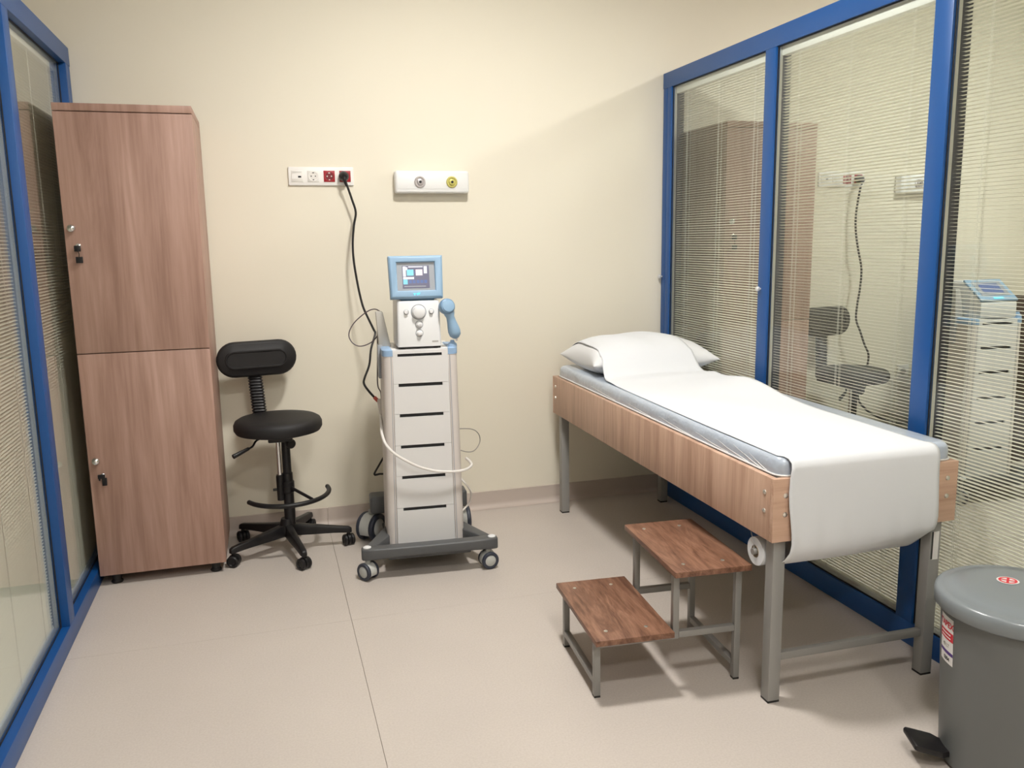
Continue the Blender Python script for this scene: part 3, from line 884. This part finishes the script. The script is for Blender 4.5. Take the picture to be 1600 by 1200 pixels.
# ------------------------------------------------------------------ wall fittings
def sockets():
    x0, x1, z0, z1 = 0.145, 0.441, 1.641, 1.724
    t = thing('socket_strip', 'white four-gang wall socket strip with two red outlets', 'wall socket', ((x0 + x1) / 2, YB, z0))
    pl = MB()
    pl.prism(rrect(x1 - x0, z1 - z0, 0.005, 4, (x0 + x1) / 2, (z0 + z1) / 2), 'y', YB - 0.010, YB - 0.0003)
    pl.build('cover_plate', 'socket_white', t, bevel=0.002)
    zc = (z0 + z1) / 2
    for i, cxx in enumerate((0.184, 0.2565, 0.329, 0.4015)):
        mt = ('socket_insert', 'socket_insert', 'socket_red', 'socket_red')[i]
        ins = MB().box(cxx - 0.0255, cxx + 0.0255, YB - 0.0125, YB - 0.008, zc - 0.0255, zc + 0.0255).build('socket_insert', mt, t, bevel=0.0012)
        if i == 0:
            MB().box(cxx - 0.024, cxx + 0.024, YB - 0.0136, YB - 0.012, zc - 0.013, zc + 0.010).build('label_field', 'socket_white', ins, smooth=False)
            MB().box(cxx + 0.004, cxx + 0.018, YB - 0.0142, YB - 0.013, zc - 0.007, zc + 0.001).build('data_port', 'slot_dark', ins, smooth=False)
            MB().box(cxx - 0.020, cxx + 0.020, YB - 0.0142, YB - 0.012, zc + 0.017, zc + 0.019).build('name_strip', 'socket_grey', ins, smooth=False)
        else:
            wm = 'socket_grey' if i == 1 else 'socket_red_dark'
            MB().lathe([(0.0225, 0.0005), (0.0225, 0.0016), (0.0195, 0.0016), (0.0180, 0.0002)], (cxx, YB - 0.0125, zc), (0, -1, 0), 28).build('socket_rim', mt if i > 1 else 'socket_white', ins)
            MB().lathe([(0.0182, 0), (0.0182, 0.0006)], (cxx, YB - 0.0125, zc), (0, -1, 0), 28).build('socket_well', wm if i > 1 else 'socket_insert', ins, smooth=False)
            ph = MB()
            for s in (-1, 1):
                ph.cyl((cxx + s * 0.0095, YB - 0.0130, zc), (cxx + s * 0.0095, YB - 0.0136, zc), 0.0028, n=10)
            ph.box(cxx - 0.004, cxx + 0.004, YB - 0.0137, YB - 0.0128, zc + 0.013, zc + 0.017)
            ph.box(cxx - 0.003, cxx + 0.003, YB - 0.0137, YB - 0.0128, zc - 0.018, zc - 0.014)
            ph.build('contact', 'slot_dark' if i != 2 else 'socket_insert', ins, smooth=False)
    return t
sockets_obj = sockets()

def gas_panel():
    x0, x1, z0, z1 = 0.628, 0.985, 1.604, 1.708
    dp = 0.055
    t = thing('gas_outlet_panel', 'white wall panel with two round medical gas outlets', 'gas panel', ((x0 + x1) / 2, YB, z0))
    MB().box(x0, x1, YB - dp, YB - 0.0003, z0, z1).build('housing', 'gas_white', t, bevel=0.012, seg=4)
    MB().box(x0 + 0.010, x1 - 0.010, YB - dp - 0.0015, YB - dp + 0.002, z0 + 0.018, z1 - 0.018).build('front_strip', 'gas_white', t, bevel=0.0007)
    for x, mt in ((0.745, 'gas_steel'), (0.899, 'gas_yellow')):
        o = MB().lathe([(0.027, 0), (0.027, 0.004), (0.024, 0.008), (0.020, 0.008), (0.019, 0.004), (0.015, 0.004), (0.014, 0.010), (0.009, 0.012), (0.007, 0.012)], (x, YB - dp - 0.0014, 1.655), (0, -1, 0), 32, cap1=True).build('gas_outlet', mt, t, ang=25)
        MB().lathe([(0.0062, 0.0), (0.0062, 0.0014)], (x, YB - dp - 0.0130, 1.655), (0, -1, 0), 20).build('outlet_bore', 'slot_dark', o, smooth=False)
    return t
gas_panel_obj = gas_panel()

# small low data socket on the back wall behind the bed end (seen mirrored in the pane)
# ------------------------------------------------------------------ treatment bed
def bed():
    t = thing('treatment_bed', 'treatment couch frame with wood panels and grey steel legs', 'bed', (1.67, 2.97, 0), 'bed')
    x0, x1, y0, y1, z0, z1 = 1.350, 1.985, 1.985, 3.950, 0.512, 0.700
    MB().box(x0, x0 + 0.018, y0 + 0.0185, y1 - 0.0185, z0, z1).build('side_panel', 'bed_wood', t, bevel=0.0012)
    MB().box(x1 - 0.018, x1, y0 + 0.0185, y1 - 0.0185, z0, z1).build('side_panel', 'bed_wood', t, bevel=0.0012)
    MB().box(x0, x1, y0, y0 + 0.018, z0, z1).build('end_panel', 'bed_wood_cross', t, bevel=0.0012)
    MB().box(x0, x1, y1 - 0.018, y1, z0, z1).build('end_panel', 'bed_wood_cross', t, bevel=0.0012)
    MB().box(x0 + 0.019, x1 - 0.019, y0 + 0.019, y1 - 0.019, z1 - 0.030, z1 - 0.012).build('deck_board', 'card', t, smooth=False)
    def bolt(p, ax):
        MB().lathe([(0.0075, 0), (0.007, 0.0025), (0.004, 0.0042), (0.001, 0.0045)], p, ax, 14).build('bolt', 'bolt_silver', t)
    for x in (x0 + 0.038, x1 - 0.038):
        for z in (0.650, 0.594):
            bolt((x, y0 - 0.0002, z), (0, -1, 0))
    for y in (y0 + 0.045, y1 - 0.045):
        for z in (0.652, 0.596):
            bolt((x0 - 0.0002, y, z), (-1, 0, 0))
    for lx in (1.3685, 1.917):
        for ly in (2.0035, 3.870):
            lg = MB().box(lx, lx + 0.040, ly, ly + 0.040, 0.006, 0.668).build('leg', 'grey_leg', t, bevel=0.003)
            MB().box(lx + 0.0005, lx + 0.0395, ly + 0.0005, ly + 0.0395, 0.0, 0.007).build('foot_cap', 'foot_black', lg, bevel=0.001)
            if lx > 1.8 and ly < 3:
                MB().box(lx + 0.010, lx + 0.032, ly - 0.0006, ly + 0.002, 0.385, 0.475).build('type_label', 'label_white', lg, smooth=False)
                MB().box(lx + 0.006, lx + 0.0115, ly - 0.0010, ly + 0.002, 0.387, 0.475).build('label_stripe', 'label_black', lg, smooth=False)
    MB().box(1.4085, 1.917, 2.0135, 2.0335, 0.128, 0.152).build('stretcher', 'grey_tube', t, bevel=0.002)
    MB().cyl((1.409, 2.026, 0.520), (1.917, 2.026, 0.520), 0.009).build('cross_bar', 'grey_tube', t)
bed()

MT = 0.756
def mattress():
    x0, x1, y0, y1 = 1.374, 1.975, 1.999, 3.935
    t = thing('mattress', 'thin blue-grey couch mattress under clear film on the treatment bed', 'mattress', ((x0 + x1) / 2, (y0 + y1) / 2, 0.689), 'bed')
    loops = []
    cx, cy, w, h = (x0 + x1) / 2, (y0 + y1) / 2, x1 - x0, y1 - y0
    for d, z in ((0.012, 0.6885), (0.003, 0.692), (0.0, 0.700), (0.0, 0.730), (0.0015, 0.742), (0.006, 0.750), (0.012, 0.7545), (0.020, 0.756)):
        loops.append([(x, y, z) for x, y in rrect(w - 2 * d, h - 2 * d, 0.034, 6, cx, cy)])
    MB().loft(loops).build('cushion', 'mattress_blue', t)
    pts = [(x, y, 0.7035) for x, y in rrect(w + 0.004, h + 0.004, 0.036, 5, cx, cy)]
    pts.append(pts[0])
    MB().tube(pts, 0.0032, 6, 1).build('film_hem', 'film_white', t)
    rnd = random.Random(11)
    for yy, ln, up in ((2.06, 0.10, 0.030), (2.09, 0.16, 0.034), (2.16, 0.20, 0.026), (2.28, 0.22, 0.020), (2.52, 0.26, 0.016), (2.85, 0.22, 0.014), (3.20, 0.28, 0.018)):
        p = [(x0 - 0.0004, yy + ln * k / 5, 0.7065 + up * (k / 5) ** 1.3 + rnd.uniform(-0.001, 0.001)) for k in range(6)]
        MB().tube(p, lambda u: 0.0013 * (1 - u) + 0.0003, 5, 3).build('film_crease', 'film_white', t)
mattress()

PCX, PCY, PA, PB = 1.700, 3.700, 0.318, 0.232
def pillow_pt(u, v, top):
    """u, v in -1..1; returns bed-frame coordinates"""
    cu, cv = 1 - 0.085 * (1 - abs(u) ** 2.2) * abs(v) ** 4 * 0, 0
    x = PCX + PA * u * (1 - 0.10 * (1 - v * v) * abs(u) ** 5)
    y = PCY + PB * v * (1 - 0.13 * (1 - u * u) * abs(v) ** 5)
    k = max(0.0, (1 - abs(u) ** 2.6)) ** 0.48 * max(0.0, (1 - abs(v) ** 2.4)) ** 0.55
    edge = 0.800 + 0.012 * abs(u * v)
    if top:
        z = edge + 0.122 * k + 0.004 * math.sin(9 * u + 3 * v) * k
    else:
        z = edge - (edge - MT - 0.0008) * min(1, 1.5 * k)
    return (x, y, z)

def pillow():
    N, M = 36, 28
    m = MB()
    vs = []; fs = []
    for top in (True, False):
        o = len(vs)
        for j in range(M + 1):
            for i in range(N + 1):
                a = -1 + 2 * i / N; b = -1 + 2 * j / M
                a = math.sin(a * PI / 2); b = math.sin(b * PI / 2)
                vs.append(pillow_pt(a, b, top))
        for j in range(M):
            for i in range(N):
                p = o + j * (N + 1) + i
                q = (p, p + 1, p + N + 2, p + N + 1)
                fs.append(q if top else tuple(reversed(q)))
    m.add(vs, fs)
    o = m.build('pillow', 'pillow_white', None, base=(PCX, PCY, MT), frame='bed', ang=180)
    bm = bmesh.new(); bm.from_mesh(o.data)
    bmesh.ops.remove_doubles(bm, verts=bm.verts, dist=0.0006)
    bmesh.ops.recalc_face_normals(bm, faces=bm.faces)
    bm.to_mesh(o.data); bm.free()
    tag(o, 'soft white pillow half covered by paper at the head of the couch', 'pillow')
pillow()

def pillow_height(x, y):
    u = max(-1, min(1, (x - PCX) / PA)); v = (y - PCY) / PB
    if abs(v) >= 1: return MT
    return pillow_pt(u * 0.98, v, True)[2]

def paper():
    t_x0, t_x1 = 1.394, 1.903
    NX = 40
    # lengthwise stations: (y, z) on the couch, then the fall over the end
    ysta = []
    y = 3.915
    while y > 2.03:
        ysta.append(y); y -= 0.012
    cols = []
    for i in range(NX + 1):
        f = i / NX
        x = t_x0 + (t_x1 - t_x0) * f
        narrow = lambda yy: (-0.045 * f + 0.042 * (1 - f)) * max(0, min(1, (yy - 3.36) / 0.2))
        hs = [max(pillow_height(x + narrow(yy), yy) + 0.0025, MT + 0.0009) for yy in ysta]
        # paper bridges the hollow in front of the pillow
        sm = list(hs)
        for _ in range(12):
            sm = [sm[0]] + [max(hs[k], (sm[k - 1] + sm[k + 1]) / 2) for k in range(1, len(sm) - 1)] + [sm[-1]]
        col = []
        for k, yy in enumerate(ysta):
            z = sm[k]
            # slack waves; the right edge stands up in front of the pillow
            g = math.exp(-((yy - 3.02) / 0.24) ** 2)
            z += 0.040 * g * max(0, (f - 0.52) / 0.48) ** 1.6
            z += 0.016 * math.exp(-((yy - 3.33) / 0.07) ** 2) * (0.35 + 0.65 * f)
            z += 0.0035 * (1 + math.sin(7.0 * yy + 5 * f)) * (4 * f * (1 - f)) * (1 if yy < 3.4 else 0.2)
            xx = x + 0.010 * math.sin(2.1 * yy) * (1 if yy < 3.5 else 0.3) + narrow(yy)
            if yy < 2.25:
                q = (yy - 2.03) / 0.22
                z = MT + 0.0009 + (z - MT - 0.0009) * q
            col.append((xx, yy, z))
        # over the end: quarter bend, fall, tuck back up towards the roll
        xx = x + 0.002
        low = 0.030 * max(0, (f - 0.45) / 0.55) ** 1.5
        fall = [(2.012, 0.7575), (1.996, 0.754), (1.982, 0.744), (1.975, 0.728), (1.9735, 0.70), (1.9715, 0.66), (1.970, 0.62), (1.969, 0.58), (1.969, 0.54), (1.971, 0.505 + low * 0.3), (1.977, 0.478 + low * 0.6), (1.990, 0.455 + low * 0.9), (2.010, 0.436 + low * 0.9), (2.034, 0.422 + low * 0.6), (2.060, 0.412 + low * 0.2), (2.085, 0.4055)]
        for k, (yy, z) in enumerate(fall):
            wav = 0.0035 * math.sin(6 * f * PI + 2) * max(0, (0.70 - z)) / 0.25
            pin = (k >= 9) * (k - 8) / 7.0
            xs_ = xx + (0.006 * math.sin(k * 0.9)) * (1 if f < 0.08 else 0.3) - (0.012 * pin * (f - 0.5) * 2)
            col.append((xs_, yy - abs(wav) * (1 if k < 11 else 0), z))
        cols.append(col)
    m = MB()
    n = len(cols[0])
    m.v = [p for c in cols for p in c]
    for i in range(NX):
        for k in range(n - 1):
            a = i * n + k
            m.f.append((a, a + 1, a + n + 1, a + n))
    o = m.build('paper_sheet', 'paper', None, base=(1.66, 2.97, MT), frame='bed', ang=180)
    md = o.modifiers.new('thickness', 'SOLIDIFY'); md.thickness = 0.0006; md.offset = 0
    tag(o, 'white disposable paper sheet over pillow and couch, hanging over the near end', 'paper sheet')
paper()

def roll():
    t = thing('paper_roll', 'white paper roll under the near end of the couch', 'paper roll', (1.63, 2.090, 0.450), 'bed')
    ax = (1, 0, 0)
    m = MB().lathe([(0.019, 0), (0.043, 0), (0.0435, 0.004), (0.0435, 0.526), (0.043, 0.53), (0.019, 0.53)], (1.362, 2.088, 0.450), ax, 32, cap0=False, cap1=False)
    m.lathe([(0.019, 0), (0.019, 0.53)], (1.362, 2.088, 0.450), ax, 32, cap0=False, cap1=False)
    m.build('paper', 'paper', t, ang=30)
    MB().lathe([(0.0188, 0), (0.0188, 0.532), (0.016, 0.532), (0.016, 0.0)], (1.361, 2.088, 0.450), ax, 24, cap0=False, cap1=False).build('core', 'card', t)
    MB().cyl((1.352, 2.088, 0.450), (1.930, 2.088, 0.450), 0.010).build('spindle', 'grey_tube', t)
    MB().tube([(1.3565, 2.088, 0.450), (1.3565, 2.088, 0.470), (1.3600, 2.120, 0.520)], 0.0013, 6, 4).tube([(1.925, 2.088, 0.450), (1.925, 2.088, 0.520)], 0.003, 6, 1).build('hanger', 'grey_tube', t)
roll()

# ------------------------------------------------------------------ two-step stool
def steps():
    t = thing('step_stool', 'two-tread wooden step stool with grey steel frame beside the couch', 'step stool', (1.144, 2.366, 0), 'local', R(-4.2))
    def tread(cx, cy, z, lab):
        b = MB().box(cx - 0.125, cx + 0.125, cy - 0.2235, cy + 0.2235, z - 0.018, z).build('tread', 'step_wood', t, bevel=0.0012)
        b['label'] = lab
        for sx in (-0.085, 0.045):
            for sy in (-0.165, 0.165):
                MB().lathe([(0.0065, 0), (0.006, 0.0015), (0.001, 0.002)], (cx + sx + 0.01, cy + sy, z), n=12).build('screw', 'bolt_silver', b)
        return b
    tread(0.127, 0.0, 0.390, 'upper brown wooden tread')
    tread(-0.122, 0.0, 0.200, 'lower brown wooden tread')
    w = 0.010
    yn, yf_ = -0.182, 0.150
    for y in (yn, yf_):
        for x, z0, z1 in ((-0.232, 0.006, 0.1815), (0.226, 0.006, 0.3715), (0.020, 0.1815, 0.3715)):
            lg = MB().box(x - w, x + w, y - w, y + w, z0, z1).build('leg', 'grey_tube', t, bevel=0.0015)
            if z0 < 0.05:
                MB().box(x - w * 0.98, x + w * 0.98, y - w * 0.98, y + w * 0.98, 0, 0.0065).build('foot_cap', 'foot_black', lg, smooth=False)
        MB().box(0.0305, 0.2155, y - w, y + w, 0.164, 0.184).build('side_bar', 'grey_tube', t, bevel=0.0015)
        MB().box(-0.2215, 0.030, y - w, y + w, 0.161, 0.1812).build('side_bar', 'grey_tube', t, bevel=0.0015)
    for x in (-0.232, 0.226):
        MB().box(x - w, x + w, yn + w + 0.0005, yf_ - w - 0.0005, 0.040, 0.060).build('cross_bar', 'grey_tube', t, bevel=0.0015)
steps()

# ------------------------------------------------------------------ pedal bin
def pedal_bin():
    cx, cy = 1.803, 1.564
    t = thing('pedal_bin', 'round grey plastic pedal bin with domed lid beside the couch foot', 'bin', (cx, cy, 0))
    H = 0.452
    rb, rt = 0.163, 0.184
    MB().lathe([(rb - 0.012, 0.0), (rb, 0.008), (rb + 0.001, 0.03), (rt - 0.002, H - 0.03), (rt, H)], (cx, cy, 0), n=64).build('body', 'bin_grey', t, ang=50)
    lid = MB().lathe([(0.196, H - 0.022), (0.200, H - 0.018), (0.2005, H + 0.006), (0.198, H + 0.016), (0.190, H + 0.021), (0.180, H + 0.0225), (0.165, H + 0.0235), (0.158, H + 0.029), (0.12, H + 0.035), (0.06, H + 0.038), (0.001, H + 0.039)], (cx, cy, 0), n=64).build('lid', 'bin_lid', t, ang=50)
    # sticker on the lid: red ring with a cross
    sx, sy = cx - 0.004, cy + 0.042
    def zt(r):
        pf = [(0.001, 0.039), (0.06, 0.038), (0.12, 0.035), (0.158, 0.029)]
        for (r0, h0), (r1, h1) in zip(pf, pf[1:]):
            if r <= r1: return H + h0 + (h1 - h0) * max(0, r - r0) / (r1 - r0)
        return H + 0.029
    st = MB()
    def disc(r0, r1, dz, mat, nm, par):
        m = MB(); n = 36
        vs = []; fs = []
        for k in range(n):
            a = 2 * PI * k / n
            for r in (r0, r1):
                x, y = sx + r * math.cos(a), sy + r * math.sin(a)
                vs.append((x, y, zt(math.hypot(x - cx, y - cy)) + dz))
        for k in range(n):
            a = 2 * k; b = (2 * k + 2) % (2 * n)
            fs.append((a, a + 1, b + 1, b))
        m.add(vs, fs)
        return m.build(nm, mat, par, smooth=False)
    sk = disc(0.0005, 0.0260, 0.0012, 'label_white', 'lid_sticker', lid)
    disc(0.0165, 0.0220, 0.0018, 'label_red', 'sticker_ring', lid)
    cr = MB()
    for a in (R(40), R(130)):
        d = Vector((math.cos(a), math.sin(a))); p = Vector((-d.y, d.x))
        vs = []
        for u, w in ((-0.0165, -0.003), (0.0165, -0.003), (0.0165, 0.003), (-0.0165, 0.003)):
            x = sx + d.x * u + p.x * w; y = sy + d.y * u + p.y * w
            vs.append((x, y, zt(math.hypot(x - cx, y - cy)) + 0.0020))
        cr.add(vs, [(0, 1, 2, 3)])
    cr.build('sticker_cross', 'label_red', lid, smooth=False)
    # pedal, towards the couch
    pa = math.atan2(1.645 - cy, 1.60 - cx)
    d = Vector((math.cos(pa), math.sin(pa), 0)); p = Vector((-d.y, d.x, 0))
    C = Vector((cx, cy, 0))
    lp = []
    for s_, w, z0, z1 in ((0.140, 0.030, 0.026, 0.042), (0.165, 0.034, 0.028, 0.046), (0.180, 0.046, 0.032, 0.050), (0.222, 0.047, 0.044, 0.060), (0.246, 0.046, 0.050, 0.066), (0.253, 0.042, 0.052, 0.065)):
        c = C + d * s_
        lp.append([tuple(c + p * w + Vector((0, 0, z0))), tuple(c + p * w + Vector((0, 0, z1))), tuple(c - p * w + Vector((0, 0, z1))), tuple(c - p * w + Vector((0, 0, z0)))])
    MB().loft(lp).build('pedal', 'black_plastic', t, bevel=0.004)
    # printed label wrapped on the body
    ac = R(160)       # where the label centre sits round the body
    rr = lambda z: rb + 0.001 + (rt - rb - 0.003) * (z - 0.03) / (H - 0.06)
    def wrap(u, z, e):
        r = rr(z) + e
        a = ac + u / r
        return (cx + r * math.cos(a), cy + r * math.sin(a), z)
    def patch(u0, u1, z0, z1, mat, nm, par, e=0.0006, n=12, skew=0.0):
        m = MB()
        vs = []; fs = []
        for k in range(n + 1):
            u = u0 + (u1 - u0) * k / n
            vs += [wrap(u, z0, e), wrap(u, z1, e)]
        for k in range(n):
            fs.append((2 * k, 2 * k + 2, 2 * k + 3, 2 * k + 1))
        m.add(vs, fs)
        return m.build(nm, mat, par, smooth=True)
    L0, L1, Z0, Z1 = -0.032, 0.032, 0.284, 0.410
    lb = patch(L0, L1, Z0, Z1, 'label_white', 'label', t)
    patch(L0, L1, 0.348, 0.372, 'label_red', 'label_band', lb, 0.0010)
    patch(L0 + 0.006, L1 - 0.010, 0.3630, 0.3665, 'label_white', 'band_line', lb, 0.0014)
    patch(L0 + 0.006, L1 - 0.010, 0.3535, 0.357, 'label_white', 'band_line', lb, 0.0014)
    patch(L0, L1, 0.309, 0.318, 'label_purple', 'label_band', lb, 0.0010)
    def words(body, size, uc, zc, mat):
        v, f = text_mesh(body, size)
        m = MB()
        m.add([wrap(uc + x, zc + y, 0.0012) for x, y, z in v], f)
        m.build('lettering', mat, lb, smooth=False)
    words('TAPEX', 0.0225, 0.0, 0.389, 'label_red')
    words('40 LT', 0.013, 0.0, 0.332, 'label_grey')
    words('0304', 0.014, 0.004, 0.296, 'label_black')
pedal_bin()

# ------------------------------------------------------------------ the neighbouring cubicle, seen through the right-hand blinds
NX = 2.836
twin(cabinet_obj, NX, 0, 0, 'second wood-print locker, seen through the blinds beyond the pillow', 'wood-print lockers')
st2 = twin(stool_obj, 3.01, 0.0, 0.0, 'second black drafting stool, seen through the middle pane', 'drafting stools')
for ch in st2.children:
    if ch.name.split('.')[0] in ('seat', 'backrest', 'bellows', 'back_bar', 'lever', 'seat_plate', 'tension_knob', 'gas_rod'):
        ch.location.z += 0.04
    if ch.name.split('.')[0] == 'column':
        ch.scale.z = 1.08
twin(sockets_obj, NX, 0, 0, 'second socket strip, seen through the slats of the middle pane', 'socket strips')
twin(gas_panel_obj, NX + 0.03, 0, 0, 'second gas outlet panel, seen behind the blue post', 'gas panels')
tr2 = twin(trolley_obj, 3.035, 0, 0, 'second slotted tower trolley, seen through the right-hand blind', 'tower trolleys')
CORD2 = [(3.213, 4.02, 1.644), (3.2, 4.03, 1.505), (3.203, 4.03, 1.4), (3.218, 4.02, 1.294), (3.246, 4.02, 1.187), (3.236, 4.01, 1.081), (3.216, 4.0, 0.993), (3.205, 3.99, 0.905), (3.23, 3.98, 0.833), (3.262, 3.98, 0.761), (3.285, 3.97, 0.703), (3.272, 3.96, 0.636), (3.238, 3.95, 0.57), (3.204, 3.94, 0.509), (3.195, 3.92, 0.453), (3.22, 3.90, 0.41), (3.268, 3.88, 0.371), (3.36, 3.82, 0.330), (3.50, 3.76, 0.33)]
pc2 = thing('power_cord', 'second black power cord, hanging beyond the middle pane', 'cord', (3.213, 4.02, 0.33), group='power cords')
pc['group'] = 'power cords'
MB().tube(CORD2, 0.0058, 8, 6).build('cord', 'cable_black', pc2)
MB().lathe([(0.022, 0), (0.0225, 0.012), (0.020, 0.030), (0.014, 0.040), (0.011, 0.044)], (3.2295, YB - 0.020, 1.684), (0, -1, -0.25), 24).tube([(3.2295, YB - 0.055, 1.678), (3.225, YB - 0.066, 1.668), (3.216, YB - 0.066, 1.650)], lambda u: 0.009 - 0.0035 * u, 10, 4).build('plug', 'black_plastic', pc2)

def far_console():
    c = Vector((TX + 3.035, TY, 0.9345))
    t = thing('therapy_console', 'low console with tilted blue screen, on the trolley beyond the right-hand blind', 'medical device', c, 'local', TR)
    MB().prism([(-0.125, 0.004), (0.12, 0.004), (0.12, 0.19), (0.02, 0.19), (-0.125, 0.085)], 'x', -0.11, 0.11).build('housing', 'device_white', t, bevel=0.008)
    hd = Matrix.Translation(Vector((0, -0.0525, 0.1375))) @ Matrix.Rotation(R(-54.0), 4, 'X')
    def T(m):
        m.v = [tuple(hd @ Vector(p)) for p in m.v]
        return m
    T(MB().box(-0.112, 0.112, -0.014, -0.001, -0.085, 0.085)).build('screen_frame', 'device_blue', t, bevel=0.004)
    T(MB().box(-0.085, 0.085, -0.016, -0.0135, -0.05, 0.06)).build('display', 'bezel_grey', t, smooth=False)
    T(MB().box(-0.060, 0.060, -0.017, -0.0155, -0.030, 0.045)).build('screen_icon', 'screen_blue', t, smooth=False)
    T(MB().box(-0.030, 0.030, -0.016, -0.0135, -0.075, -0.062)).build('lit_emblem', 'logo_cyan', t, smooth=False)
far_console()

def low_cabinet():
    x0, x1, yf, yb, h = 3.71, 4.42, 3.86, 4.046, 1.00
    t = thing('low_cabinet', 'dark brown low cabinet behind the trolley beyond the right-hand blind', 'cabinet', ((x0 + x1) / 2, yb, 0))
    MB().box(x0, x1, yf + 0.018, yb, 0.0, h).build('carcass', 'dark_brown', t, bevel=0.002)
    mid = (x0 + x1) / 2
    for a, b in ((x0, mid - 0.001), (mid + 0.001, x1)):
        d = MB().box(a, b, yf, yf + 0.017, 0.04, h - 0.02).build('door', 'dark_brown', t, bevel=0.001)
        kx = mid - 0.03 if a == x0 else mid + 0.03
        MB().lathe([(0.005, 0), (0.005, 0.01), (0.011, 0.013), (0.011, 0.02)], (kx, yf, 0.55), (0, -1, 0), 14).build('knob', 'chrome', d)
low_cabinet()

def low_socket():
    t = thing('low_wall_socket', 'small white wall socket low on the wall beyond the middle pane', 'wall socket', (3.625, YB, 0.53))
    MB().box(3.585, 3.665, YB - 0.010, YB - 0.0003, 0.53, 0.61).build('cover_plate', 'socket_white', t, bevel=0.002)
    MB().lathe([(0.020, 0), (0.020, 0.0016), (0.016, 0.0016)], (3.625, YB - 0.010, 0.57), (0, -1, 0), 20).build('socket_well', 'socket_grey', t)
low_socket()
